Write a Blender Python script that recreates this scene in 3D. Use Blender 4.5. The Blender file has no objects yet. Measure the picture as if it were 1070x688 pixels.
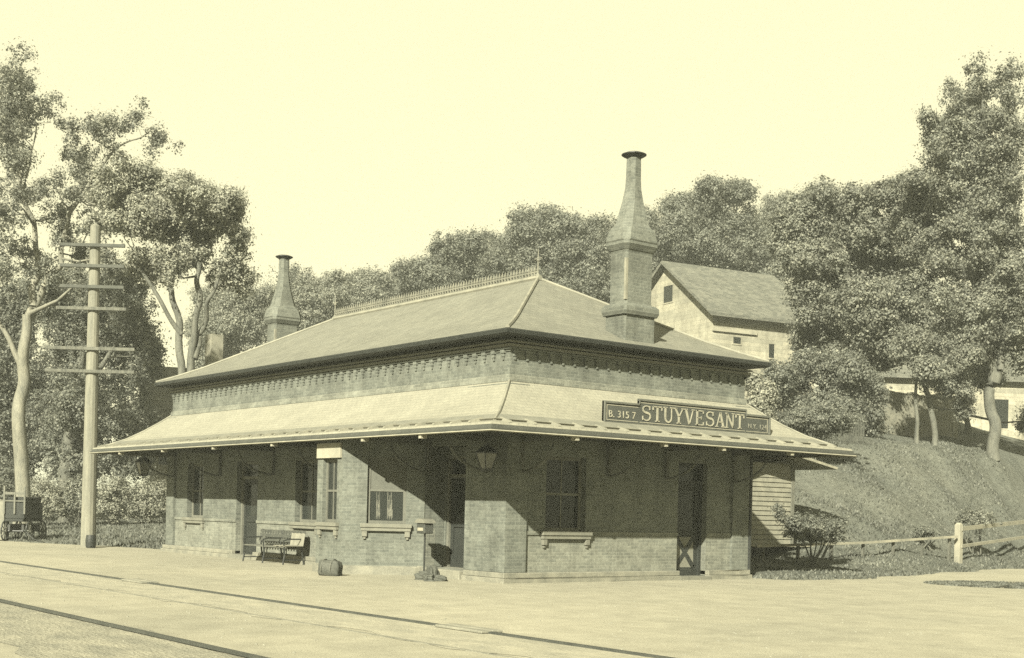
import bpy, bmesh, math, random
import numpy as np
from mathutils import Vector, Matrix
random.seed(7); rng = np.random.default_rng(7)
scene = bpy.context.scene
COL = scene.collection
rad = math.radians

# ------------------------------------------------------------------ camera
FPX, PX, PY, ROLL, HEAD, CAMH = 1359., 535., 535., rad(1.35), rad(38.1), 1.5
F = np.array([-math.cos(HEAD), math.sin(HEAD), 0.]); R = np.array([math.sin(HEAD), math.cos(HEAD), 0.]); U = np.array([0, 0, 1.])
def at(x, y, D):
    """world point seen at photo pixel x,y at depth D in front of the camera"""
    dx, dy = x-PX, PY-y
    u = dx*math.cos(ROLL)-dy*math.sin(ROLL); v = dx*math.sin(ROLL)+dy*math.cos(ROLL)
    return np.array([0, 0, CAMH]) + D*F + R*(u/FPX*D) + U*(v/FPX*D)
cam = bpy.data.cameras.new('camera'); camo = bpy.data.objects.new('camera', cam); COL.objects.link(camo)
Rc = math.cos(ROLL)*R+math.sin(ROLL)*U; Uc = -math.sin(ROLL)*R+math.cos(ROLL)*U
camo.matrix_world = Matrix(((Rc[0], Uc[0], -F[0], 0), (Rc[1], Uc[1], -F[1], 0), (Rc[2], Uc[2], -F[2], CAMH), (0, 0, 0, 1)))
cam.sensor_width = 36; cam.lens = 36*FPX/1070; cam.shift_y = (PY-344)/1070; cam.clip_end = 3000; cam.clip_start = .1
scene.camera = camo

# ------------------------------------------------------------------ light
SUN_A, SUN_E = rad(33.5), rad(31.5)      # azimuth from the track-side normal (-Y) towards +X, elevation
sd = Vector((math.sin(SUN_A)*math.cos(SUN_E), -math.cos(SUN_A)*math.cos(SUN_E), math.sin(SUN_E)))
sun = bpy.data.lights.new('sun', 'SUN'); sun.energy = 4.6; sun.angle = rad(.55); sun.color = (1, .95, .76)
so = bpy.data.objects.new('sun', sun); COL.objects.link(so); so.rotation_euler = sd.to_track_quat('Z', 'Y').to_euler()
w = bpy.data.worlds.new('World'); scene.world = w; w.use_nodes = True
nt = w.node_tree; nt.nodes.clear()
sky = nt.nodes.new('ShaderNodeTexSky'); sky.sky_type = 'NISHITA'; sky.sun_disc = False
sky.sun_elevation = SUN_E; sky.sun_rotation = math.atan2(sd.x, sd.y); sky.dust_density = 4.0; sky.air_density = 1.0; sky.ozone_density = 1
bw = nt.nodes.new('ShaderNodeRGBToBW'); mn = nt.nodes.new('ShaderNodeMath'); mn.operation = 'MINIMUM'; mn.inputs[1].default_value = 2.15; mx = nt.nodes.new('ShaderNodeMix'); mx.data_type = 'RGBA'; mx.blend_type = 'MULTIPLY'
mx.inputs['Factor'].default_value = 1; mx.inputs[7].default_value = (1, .942, .60, 1)
bg = nt.nodes.new('ShaderNodeBackground'); bg.inputs['Strength'].default_value = .12
wo = nt.nodes.new('ShaderNodeOutputWorld')
nt.links.new(sky.outputs[0], bw.inputs[0]); nt.links.new(bw.outputs[0], mn.inputs[0]); nt.links.new(mn.outputs[0], mx.inputs[6]); nt.links.new(mx.outputs[2], bg.inputs[0]); nt.links.new(bg.outputs[0], wo.inputs[0])
vs = scene.view_settings; vs.view_transform = 'Standard'; vs.look = 'None'; vs.gamma = 1; vs.use_curve_mapping = False; vs.exposure = 2.0
scene.cycles.use_denoising = False
scene.cycles.max_bounces = 6; scene.cycles.diffuse_bounces = 4; scene.cycles.transparent_max_bounces = 6

# ------------------------------------------------------------------ materials
KL = .52
def tone(l, g=0., k_=None):
    """the photograph's monochrome ink: darker paint is greener, lighter paint creamier"""
    l = l*(KL if k_ is None else k_)
    t = min(1, max(0, (math.log(l*2)-math.log(.03))/(math.log(.5)-math.log(.03)))) - g
    a, b = (.86, 1, .92), (1, .95, .72)
    c = [a[i]+(b[i]-a[i])*t for i in range(3)]
    k = l/(.2126*c[0]+.7152*c[1]+.0722*c[2])
    return (c[0]*k, c[1]*k, c[2]*k, 1)
class NT:
    def __init__(s, name):
        s.m = bpy.data.materials.new(name); s.m.use_nodes = True; s.t = s.m.node_tree
        s.b = s.t.nodes['Principled BSDF']; s.L = s.t.links.new
    def n(s, k, **kw):
        x = s.t.nodes.new('ShaderNode'+k)
        for a, v in kw.items():
            if a.startswith('i_'): x.inputs[a[2:].replace('_', ' ')].default_value = v
            else: setattr(x, a, v)
        return x
def noise(N, vec, scale, detail=4, rough=.6):
    x = N.n('TexNoise'); x.inputs['Scale'].default_value = scale; x.inputs['Detail'].default_value = detail; x.inputs['Roughness'].default_value = rough
    N.L(vec, x.inputs['Vector']); return x.outputs['Fac']
def ramp(N, fac, stops):
    r = N.n('ValToRGB'); N.L(fac, r.inputs[0]); e = r.color_ramp.elements
    while len(e) < len(stops): e.new(.5)
    for k, (p, c) in zip(e, stops): k.position = p; k.color = c
    return r.outputs[0]
def mixc(N, f, a, b, mode='MIX'):
    x = N.n('Mix', data_type='RGBA', blend_type=mode)
    for s, v in ((0, f), (6, a), (7, b)):
        if hasattr(v, 'links'): N.L(v, x.inputs[s])
        else: x.inputs[s].default_value = v
    return x.outputs[2]
def bump(N, h, strength, dist):
    b = N.n('Bump'); b.inputs['Strength'].default_value = strength; b.inputs['Distance'].default_value = dist
    N.L(h, b.inputs['Height']); N.L(b.outputs[0], N.b.inputs['Normal'])
MATS = {}
def mat(name, l, var=.35, scale=3., fine=40., rough=.8, bmp=.3, bd=.01, g=0., spec=.25, stretch=(1, 1, 1)):
    if name in MATS: return MATS[name]
    N = NT(name); pos = N.n('NewGeometry').outputs['Position']
    mp = N.n('Mapping'); mp.inputs['Scale'].default_value = stretch; N.L(pos, mp.inputs[0]); v = mp.outputs[0]
    a = noise(N, v, scale, 5); b = noise(N, v, fine, 3)
    c = ramp(N, a, [(.25, tone(l*(1-var), g)), (.75, tone(l*(1+var), g))])
    c2 = ramp(N, b, [(.3, (1-var*.6,)*3+(1,)), (.7, (1+var*.4,)*3+(1,))])
    N.L(mixc(N, 1., c, c2, 'MULTIPLY'), N.b.inputs['Base Color'])
    N.b.inputs['Roughness'].default_value = rough; N.b.inputs['Specular IOR Level'].default_value = spec
    if bmp: bump(N, b, bmp, bd)
    MATS[name] = N.m; return N.m
def wallvec(N):
    """(distance along the wall, height) for any upright wall, from position and true normal"""
    g = N.n('NewGeometry'); p = N.n('SeparateXYZ'); N.L(g.outputs['Position'], p.inputs[0]); q = N.n('SeparateXYZ'); N.L(g.outputs['True Normal'], q.inputs[0])
    def m(op, a, b=None):
        x = N.n('Math', operation=op)
        for i, v in enumerate((a, b)):
            if v is None: continue
            if hasattr(v, 'links'): N.L(v, x.inputs[i])
            else: x.inputs[i].default_value = v
        return x.outputs[0]
    h = m('SUBTRACT', m('MULTIPLY', p.outputs[0], q.outputs[1]), m('MULTIPLY', p.outputs[1], q.outputs[0]))
    c = N.n('CombineXYZ'); N.L(h, c.inputs[0]); N.L(p.outputs[2], c.inputs[1]); return c.outputs[0], g.outputs['Position'], m, p
def brick_mat(name, l, row=.072, bw_=.22, mortar=1.25, g=0.):
    N = NT(name); v, pos, m, p = wallvec(N)
    br = N.n('TexBrick'); N.L(v, br.inputs['Vector']); br.inputs['Scale'].default_value = 1
    br.inputs['Brick Width'].default_value = bw_; br.inputs['Row Height'].default_value = row; br.inputs['Mortar Size'].default_value = .007
    br.inputs['Mortar Smooth'].default_value = .3; br.inputs['Bias'].default_value = .0
    br.inputs['Color1'].default_value = tone(l*.84, g); br.inputs['Color2'].default_value = tone(l*1.13, g); br.inputs['Mortar'].default_value = tone(l*mortar, g)
    a = noise(N, pos, 1.3, 6, .65); b = noise(N, pos, 14, 3)
    c = mixc(N, 1., br.outputs[0], ramp(N, a, [(.28, (.72, .72, .72, 1)), (.72, (1.28, 1.28, 1.28, 1))]), 'MULTIPLY')
    c = mixc(N, 1., c, ramp(N, b, [(.3, (.82, .82, .82, 1)), (.7, (1.15, 1.15, 1.15, 1))]), 'MULTIPLY')
    mp = N.n('Mapping'); mp.inputs['Scale'].default_value = (3.2, 3.2, .35); N.L(pos, mp.inputs[0])
    c = mixc(N, 1., c, ramp(N, noise(N, mp.outputs[0], 1.1, 5, .7), [(.3, (.80, .80, .80, 1)), (.5, (1, 1, 1, 1)), (.72, (1.1, 1.1, 1.1, 1))]), 'MULTIPLY')
    N.L(c, N.b.inputs['Base Color']); N.b.inputs['Roughness'].default_value = .88; N.b.inputs['Specular IOR Level'].default_value = .15
    bump(N, m('SUBTRACT', b, m('MULTIPLY', br.outputs['Fac'], .8)), .5, .008)
    return N.m
def slate_mat(name, l, row=.16, wd=.25, var=.3, bm=.5):
    N = NT(name); g = N.n('NewGeometry'); p = N.n('SeparateXYZ'); N.L(g.outputs['Position'], p.inputs[0]); q = N.n('SeparateXYZ'); N.L(g.outputs['True Normal'], q.inputs[0])
    def m(op, a, b=None):
        x = N.n('Math', operation=op)
        for i, v in enumerate((a, b)):
            if v is None: continue
            if hasattr(v, 'links'): N.L(v, x.inputs[i])
            else: x.inputs[i].default_value = v
        return x.outputs[0]
    big = m('GREATER_THAN', m('ABSOLUTE', q.outputs[0]), m('ABSOLUTE', q.outputs[1]))
    h = m('ADD', m('MULTIPLY', p.outputs[1], big), m('MULTIPLY', p.outputs[0], m('SUBTRACT', 1, big)))
    c = N.n('CombineXYZ'); N.L(h, c.inputs[0]); N.L(m('MULTIPLY', p.outputs[2], 2.0), c.inputs[1])
    br = N.n('TexBrick'); N.L(c.outputs[0], br.inputs['Vector']); br.inputs['Scale'].default_value = 1
    br.inputs['Brick Width'].default_value = wd; br.inputs['Row Height'].default_value = row; br.inputs['Mortar Size'].default_value = .006
    br.inputs['Color1'].default_value = tone(l*(1-var)); br.inputs['Color2'].default_value = tone(l*(1+var*.7)); br.inputs['Mortar'].default_value = tone(l*.7)
    pos = g.outputs['Position']; a = noise(N, pos, .9, 6, .65); b = noise(N, pos, 22, 3)
    k = mixc(N, 1., br.outputs[0], ramp(N, a, [(.3, (.88, .88, .88, 1)), (.7, (1.1, 1.1, 1.1, 1))]), 'MULTIPLY')
    k = mixc(N, 1., k, ramp(N, b, [(.3, (.85, .85, .85, 1)), (.7, (1.12, 1.12, 1.12, 1))]), 'MULTIPLY')
    N.L(k, N.b.inputs['Base Color']); N.b.inputs['Roughness'].default_value = .75; N.b.inputs['Specular IOR Level'].default_value = .3
    bump(N, m('SUBTRACT', b, br.outputs['Fac']), bm, .008); return N.m
def leaf_mat(name, l, g=.25, trans=.4):
    N = NT(name); geo = N.n('NewGeometry'); pos = geo.outputs['Position']
    a = noise(N, pos, .7, 4); r = geo.outputs['Random Per Island']
    c = ramp(N, r, [(0, tone(l*.7, g, .9)), (.6, tone(l*1.05, g, .9)), (1, tone(l*1.5, g, .9))])
    c = mixc(N, 1., c, ramp(N, a, [(.3, (.72, .72, .72, 1)), (.7, (1.3, 1.3, 1.3, 1))]), 'MULTIPLY')
    N.L(c, N.b.inputs['Base Color']); N.b.inputs['Roughness'].default_value = .6; N.b.inputs['Specular IOR Level'].default_value = .25
    tr = N.n('BsdfTranslucent'); N.L(c, tr.inputs[0]); ms = N.n('MixShader'); ms.inputs[0].default_value = trans
    N.L(N.b.outputs[0], ms.inputs[1]); N.L(tr.outputs[0], ms.inputs[2]); N.L(ms.outputs[0], N.t.nodes['Material Output'].inputs[0])
    return N.m
def glass_mat():
    N = NT('window_glass'); N.b.inputs['Base Color'].default_value = tone(.03); N.b.inputs['Roughness'].default_value = .1; N.b.inputs['Specular IOR Level'].default_value = .22
    pos = N.n('NewGeometry').outputs['Position']; bump(N, noise(N, pos, 3, 2), .08, .02); return N.m
M = dict(
    brick=brick_mat('red_brick', .17, g=.25), brick_b=brick_mat('chimney_brick', .165, g=.2), brick_low=brick_mat('pale_wainscot_brick', .22, g=.2),
    slate=slate_mat('slate_roof', .21, var=.10), canopy=slate_mat('canopy_slate', .31, row=.14, wd=.22, var=.05, bm=.25), shingle=slate_mat('barn_shingle', .155, .2, .3),
    stone=mat('sill_stone', .21, .2), stone_d=mat('dark_stone', .10, .3), timber=mat('painted_trim', .17, .25, stretch=(1, 1, 1)),
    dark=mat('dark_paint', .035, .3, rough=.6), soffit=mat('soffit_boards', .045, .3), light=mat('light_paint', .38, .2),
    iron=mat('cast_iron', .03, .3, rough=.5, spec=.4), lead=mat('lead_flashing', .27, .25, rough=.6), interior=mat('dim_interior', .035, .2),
    sand=None, pole=mat('weathered_pole', .235, .35, 2, 30, stretch=(3, 3, .4)), plank=mat('weathered_plank', .34, .35, 2, 30), glass=glass_mat(),
    bark=mat('bark', .14, .45, 3, 18, bmp=.8, bd=.03, stretch=(2, 2, .5)), palebark=mat('pale_bark', .24, .4, 3, 16, bmp=.8, bd=.03, stretch=(2, 2, .5)),
    white=brick_mat('whitewash', .36, row=.24, bw_=5., mortar=.7), blind=mat('window_blind', .13, .15), curtain=mat('lace_curtain', .17, .5, 9), rail=mat('rail_steel', .08, .3, rough=.5),
    cloth=mat('sackcloth', .10, .4, 6, 60), canvas=mat('pale_canvas', .27, .2, 6, 60), board=mat('sign_board', .075, .2), letter=mat('sign_letter', .36, .25, 6),
    wagon=mat('wagon_paint', .04, .3), lampglass=mat('lamp_glass', .17, .2, rough=.15, spec=.5, bmp=0), clap=mat('clapboard_paint', .26, .25))

# ------------------------------------------------------------------ mesh builder
class Frame:
    def __init__(s, O, T, N): s.O, s.T, s.N = Vector(O), Vector(T).normalized(), Vector(N).normalized()
    def p(s, a, d, z): return s.O+s.T*a+s.N*d+Vector((0, 0, z))
WORLD = Frame((0, 0, 0), (1, 0, 0), (0, 1, 0))
class MB:
    def __init__(s): s.v, s.f = [], []
    def q(s, *pts):
        n = len(s.v); s.v += [tuple(p) for p in pts]; s.f.append(tuple(range(n, n+len(pts))))
    def box(s, a0, a1, d0, d1, z0, z1, fr=WORLD):
        P = [fr.p(a, d, z) for z in (z0, z1) for a, d in ((a0, d0), (a1, d0), (a1, d1), (a0, d1))]
        n = len(s.v); s.v += [tuple(p) for p in P]
        s.f += [tuple(n+i for i in k) for k in ((0, 3, 2, 1), (4, 5, 6, 7), (0, 1, 5, 4), (1, 2, 6, 5), (2, 3, 7, 6), (3, 0, 4, 7))]
        return s
    def tube(s, pts, rs, n=8, cap=True):
        pts = [Vector(p) for p in pts]
        if not hasattr(rs, '__len__'): rs = [rs]*len(pts)
        base = len(s.v)
        for i, p in enumerate(pts):
            t = (pts[min(i+1, len(pts)-1)]-pts[max(i-1, 0)]).normalized()
            x = t.cross(Vector((0, 0, 1)) if abs(t.z) < .95 else Vector((1, 0, 0))).normalized(); y = t.cross(x)
            for k in range(n):
                a = 2*math.pi*k/n; s.v.append(tuple(p+(x*math.cos(a)+y*math.sin(a))*rs[i]))
        for i in range(len(pts)-1):
            for k in range(n):
                a = base+i*n+k; b = base+i*n+(k+1) % n; s.f.append((a, b, b+n, a+n))
        if cap: s.f.append(tuple(base+k for k in range(n))[::-1]); s.f.append(tuple(base+(len(pts)-1)*n+k for k in range(n)))
        return s
    def loft(s, rings, cap=True):
        n = len(rings[0]); base = len(s.v)
        for r in rings: s.v += [tuple(p) for p in r]
        for i in range(len(rings)-1):
            for k in range(n):
                a = base+i*n+k; b = base+i*n+(k+1) % n; s.f.append((a, b, b+n, a+n))
        if cap: s.f.append(tuple(base+k for k in range(n))[::-1]); s.f.append(tuple(base+(len(rings)-1)*n+k for k in range(n)))
        return s
    def lathe(s, c, prof, n=16):
        return s.loft([[(c[0]+r*math.cos(2*math.pi*k/n), c[1]+r*math.sin(2*math.pi*k/n), c[2]+z) for k in range(n)] for r, z in prof])
    def build(s, name, m, parent=None, bevel=0, smooth=False):
        me = bpy.data.meshes.new(name); me.from_pydata(s.v, [], s.f); me.update()
        bm = bmesh.new(); bm.from_mesh(me)
        if len(s.f) < 60000: bmesh.ops.recalc_face_normals(bm, faces=bm.faces)
        if bevel:
            bmesh.ops.remove_doubles(bm, verts=bm.verts, dist=1e-5)
            bmesh.ops.bevel(bm, geom=[e for e in bm.edges if len(e.link_faces) == 2 and e.calc_face_angle(0) > .5], offset=bevel, segments=1, affect='EDGES', clamp_overlap=True)
        if smooth:
            for f in bm.faces: f.smooth = True
        bm.to_mesh(me); bm.free()
        if m: me.materials.append(m)
        o = bpy.data.objects.new(name, me); COL.objects.link(o)
        if parent is not None: put(o, parent)
        return o
def world_of(o):
    m = o.matrix_basis.copy()
    while o.parent: o = o.parent; m = o.matrix_basis @ m
    return m
def put(o, parent):          # parent, keeping world coordinates
    o.parent = parent; o.matrix_parent_inverse = Matrix(); o.matrix_basis = world_of(parent).inverted() @ o.matrix_basis
def thing(name, label, cat, loc=(0, 0, 0), group=None):
    o = bpy.data.objects.new(name, None); COL.objects.link(o); o.location = loc; o.empty_display_size = .2
    return tag(o, label, cat, group)
def tag(o, label, cat, group=None):
    o['label'] = label; o['category'] = cat
    if group: o['group'] = group
    return o
def kind(o, k): o['kind'] = k; return o
def copy_tree(o, parent=None):
    c = o.copy(); COL.objects.link(c)
    if parent is not None: c.parent = parent
    for ch in [x for x in bpy.data.objects if x.parent == o]: copy_tree(ch, c)
    return c

# ------------------------------------------------------------------ terrain
X0, Y0, XL, YR = -21.56, 16.75, -38.9, 24.15       # station walls
def foot(Y): return -20.4-.28*np.maximum(0, Y-28)
def prof(s):
    s = np.asarray(s, float)
    z = np.where(s < 0, s*.5, np.where(s < 2, .22*s, .44+.46*(s-2)))
    z = np.where(s > 10.8, 4.49+.12*(s-10.8), z); return z
def lawn_edge(X): return np.where(X < -49.3, 14.4, 14.4+(X+49.3)*.33)
def ground_z(X, Y):
    X = np.asarray(X, float); Y = np.asarray(Y, float)
    wob = .5*np.sin(X*.9+Y*.37)+.35*np.sin(Y*1.3-X*.5)+.2*np.sin(Y*2.9+X*1.7)
    a = (foot(Y)-X+wob*.5)*(1+.07*np.clip(Y-36, 0, 25)); a = a*(1-.75*np.clip((35-Y)/5, 0, 1)*(a > 0)); b = Y-24.55-.5*np.maximum(0, -45-X)+wob*.12
    zr = prof(np.minimum(a, b))
    s2 = Y-lawn_edge(X)+wob*.3
    zl = np.where(s2 < 0, .3*s2, np.minimum(.05*s2, 1.1)+.06*np.maximum(0, s2-25))
    zl = np.where(X > -40.3, zl-2*(X+40.3), zl)
    return np.clip(np.maximum(zr, zl)+.05*wob*np.clip(np.maximum(zr, zl), 0, 1), -.5, 60)
def gz(x, y): return max(0., float(ground_z(x, y)))

def sand_mat():
    N = NT('packed_sand'); pos = N.n('NewGeometry').outputs['Position']
    a = noise(N, pos, .16, 6, .6); b = noise(N, pos, 1.7, 6, .7); c = noise(N, pos, 45, 4, .7)
    k = ramp(N, a, [(.3, tone(.33)), (.7, tone(.435))])
    k = mixc(N, 1., k, ramp(N, b, [(.3, (.80, .80, .80, 1)), (.7, (1.12, 1.12, 1.12, 1))]), 'MULTIPLY')
    k = mixc(N, 1., k, ramp(N, c, [(.3, (.68, .68, .68, 1)), (.7, (1.26, 1.26, 1.26, 1))]), 'MULTIPLY')
    N.L(k, N.b.inputs['Base Color']); N.b.inputs['Roughness'].default_value = .95; N.b.inputs['Specular IOR Level'].default_value = .1
    x = N.n('Math', operation='ADD'); N.L(b, x.inputs[0]); N.L(c, x.inputs[1]); bump(N, x.outputs[0], .35, .02); return N.m
M['sand'] = sand_mat()
g = MB(); g.q((-900, -300, 0), (500, -300, 0), (500, 1200, 0), (-900, 1200, 0)); kind(g.build('ground', M['sand']), 'structure')
def grass_mat():
    N = NT('rough_grass'); pos = N.n('NewGeometry').outputs['Position']
    a = noise(N, pos, .35, 6, .7); b = noise(N, pos, 4, 5, .7); c = noise(N, pos, 30, 3, .7)
    k = ramp(N, a, [(.3, tone(.12, .2)), (.7, tone(.185, .1))])
    k = mixc(N, 1., k, ramp(N, b, [(.3, (.7, .7, .7, 1)), (.7, (1.3, 1.3, 1.3, 1))]), 'MULTIPLY')
    k = mixc(N, 1., k, ramp(N, c, [(.3, (.7, .7, .7, 1)), (.7, (1.3, 1.3, 1.3, 1))]), 'MULTIPLY')
    N.L(k, N.b.inputs['Base Color']); N.b.inputs['Roughness'].default_value = .95; N.b.inputs['Specular IOR Level'].default_value = .1
    x = N.n('Math', operation='ADD'); N.L(b, x.inputs[0]); N.L(c, x.inputs[1]); bump(N, x.outputs[0], .8, .06); return N.m
M['grass'] = grass_mat()
xs = np.concatenate([np.arange(-220, -70, 3), np.arange(-70, -15, .4), np.arange(-15, 40, 4)])
ys = np.concatenate([np.arange(8, 62, .4), np.arange(62, 240, 4)])
XX, YY = np.meshgrid(xs, ys); ZZ = ground_z(XX, YY)
nx = len(xs); V = np.stack([XX, YY, ZZ], -1).reshape(-1, 3)
idx = np.arange(len(V)).reshape(len(ys), nx)
Q = np.stack([idx[:-1, :-1], idx[:-1, 1:], idx[1:, 1:], idx[1:, :-1]], -1).reshape(-1, 4)
keep = V[Q, 2].max(1) > -.15; Q = Q[keep]
me = bpy.data.meshes.new('hillside'); me.from_pydata(V.tolist(), [], Q.tolist()); me.materials.append(M['grass'])
for p in me.polygons: p.use_smooth = True
hill = bpy.data.objects.new('hillside', me); COL.objects.link(hill); kind(hill, 'structure')

# track beds and rails
def strip(y0, y1, z, m, name, x0=-140, x1=6, jag=.12):
    mb = MB(); xsn = np.arange(x0, x1, .5); pr = None
    for i, x in enumerate(xsn):
        k = (jag*(math.sin(x*1.7)+.6*math.sin(x*4.1+1)), jag*(math.sin(x*1.3+2)+.6*math.sin(x*3.7)))
        r = [(x, y0+k[0], z), (x, y1+k[1], z)]
        if pr: mb.q(pr[0], r[0], r[1], pr[1])
        pr = r
    return kind(mb.build(name, m), 'structure')
M['ballast'] = mat('cinder_ballast', .31, .35, 3, 26, bmp=.8, bd=.04, stretch=(.5, 1, 1))
strip(8.3, 9.8, .004, mat('worn_ballast', .37, .25, 3, 26, bmp=.6, bd=.03, stretch=(.5, 1, 1)), 'track_bed'); strip(4.1, 6.0, .004, M['ballast'], 'track_bed')
def rail_thing(y, top, label, m=None):
    mb = MB(); x0, x1 = -140, 8
    P = [(-.06, -.1), (.06, -.1), (.06, -.09), (.012, -.07), (.012, -.035), (.034, -.03), (.034, 0), (-.034, 0), (-.034, -.03), (-.012, -.035), (-.012, -.07), (-.06, -.09)]
    mb.loft([[(x, y+a, top+b) for a, b in P] for x in (x0, x1)])
    return tag(mb.build('rail', m or M['rail']), label, 'rail', 'rails of the two tracks')
rail_thing(9.64, .03, 'steel rail nearest the station platform'); rail_thing(8.27, .007, 'half buried rail in the ballast of the track beside the platform', mat('buried_rail', .24, .4))
rail_thing(5.87, .045, 'steel rail cutting the lower left corner of the picture')
for px, lab in (((141, 608.8), 'boards standing in for a pale gap in the rail, left of two'), ((497, 658.5), 'boards standing in for a pale gap in the rail, right of two')):
    d = at(*px, 1)-np.array([0, 0, CAMH]); t = -CAMH/d[2]; cx = d[0]*t
    mb = MB()
    for k in range(2): mb.box(cx-.5, cx+.5, 9.50+k*.17, 9.50+k*.17+.16, .006, .040+.003*(k % 2))  # boards stand in for a pale gap in the rail
    tag(mb.build('rail_gap_boards', mat('pale_gap_plank', .26, .3, 2, 30), bevel=.008), lab, 'rail gap', 'boards over the gaps in the near rail')

# ------------------------------------------------------------------ station
st = thing('railway_station', 'low brick railway station with slate hip roof, ridge cresting and wide platform canopy', 'station', ((X0+XL)/2, (Y0+YR)/2, 0))
FA = Frame((0, Y0, 0), (1, 0, 0), (0, -1, 0)); FB = Frame((X0, 0, 0), (0, 1, 0), (1, 0, 0))
FC = Frame((0, YR, 0), (1, 0, 0), (0, 1, 0)); FD = Frame((XL, 0, 0), (0, 1, 0), (-1, 0, 0))
def wall(fr, a0, a1, z0, z1, ops, m, name, parent, th=.32):
    A = sorted({a0, a1, *[o[0] for o in ops], *[o[1] for o in ops]}); Z = sorted({z0, z1, *[o[2] for o in ops], *[o[3] for o in ops]})
    def solid(i, j):
        if not (0 <= i < len(A)-1 and 0 <= j < len(Z)-1): return False
        a, z = (A[i]+A[i+1])/2, (Z[j]+Z[j+1])/2
        return not any(o[0] < a < o[1] and o[2] < z < o[3] for o in ops)
    mb = MB()
    for i in range(len(A)-1):
        for j in range(len(Z)-1):
            if not solid(i, j): continue
            a, b, c, d = A[i], A[i+1], Z[j], Z[j+1]
            for dd in (0, -th): mb.q(fr.p(a, dd, c), fr.p(b, dd, c), fr.p(b, dd, d), fr.p(a, dd, d))
            for (ii, jj, p, q) in ((i-1, j, (a, c), (a, d)), (i+1, j, (b, c), (b, d)), (i, j-1, (a, c), (b, c)), (i, j+1, (a, d), (b, d))):
                if not solid(ii, jj): mb.q(fr.p(p[0], 0, p[1]), fr.p(q[0], 0, q[1]), fr.p(q[0], -th, q[1]), fr.p(p[0], -th, p[1]))
    bm = mb.build(name, m, parent)
    return bm
def window(fr, a0, a1, z0, z1, parent, rec=.16, sill=True, blind=0, panes=(1, 2), name='window', curtain=False, mf=None):
    mf = mf or M['timber']
    e = MB(); t = .07
    for (p, q, r, s) in ((a0, a0+t, z0, z1), (a1-t, a1, z0, z1), (a0+t, a1-t, z0, z0+t), (a0+t, a1-t, z1-t, z1)): e.box(p, q, -rec-.05, -rec, r, s, fr)
    nx_, nz = panes
    for k in range(1, nx_): x = a0+(a1-a0)*k/nx_; e.box(x-.016, x+.016, -rec-.045, -rec-.012, z0+t, z1-t, fr)
    for k in range(1, nz): z = z0+(z1-z0)*k/nz; e.box(a0+t, a1-t, -rec-.048, -rec-.008, z-.025, z+.025, fr)
    wo_ = e.build(name, mf, parent)
    MB().box(a0+t*.5, a1-t*.5, -rec-.04, -rec-.03, z0+t*.5, z1-t*.5, fr).build('pane', M['glass'], wo_)
    if blind: MB().box(a0+t, a1-t, -rec-.028, -rec-.024, z1-t-(z1-z0)*blind, z1-t, fr).build('blind', M['blind'], wo_)
    if curtain:
        for (p, q) in ((.24, .34), (.52, .66)):
            c = MB(); n = 8; aa = [a0+(a1-a0)*(p+(q-p)*k/n) for k in range(n+1)]
            for k in range(n): c.box(aa[k], aa[k+1]-.002, -rec-.029, -rec-.0245-.001*(k % 2), z0+.1+.04*(k % 3), z0+(z1-z0)*(.50-.07*((k*2) % 5)), fr)
            c.build('curtain', M['curtain'], wo_)
    if sill:
        s = MB().box(a0-.14, a1+.14, -rec, .11, z0-.09, z0, fr); s.box(a0-.12, a1+.12, 0, .085, z0-.17, z0-.09, fr)
        for x in (a0-.10, a1-.02): s.box(x, x+.12, 0, .07, z0-.30, z0-.17, fr); s.box(x+.03, x+.09, 0, .045, z0-.36, z0-.30, fr)
        s.build('sill', M['stone'], wo_, bevel=.008)
    return wo_
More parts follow.
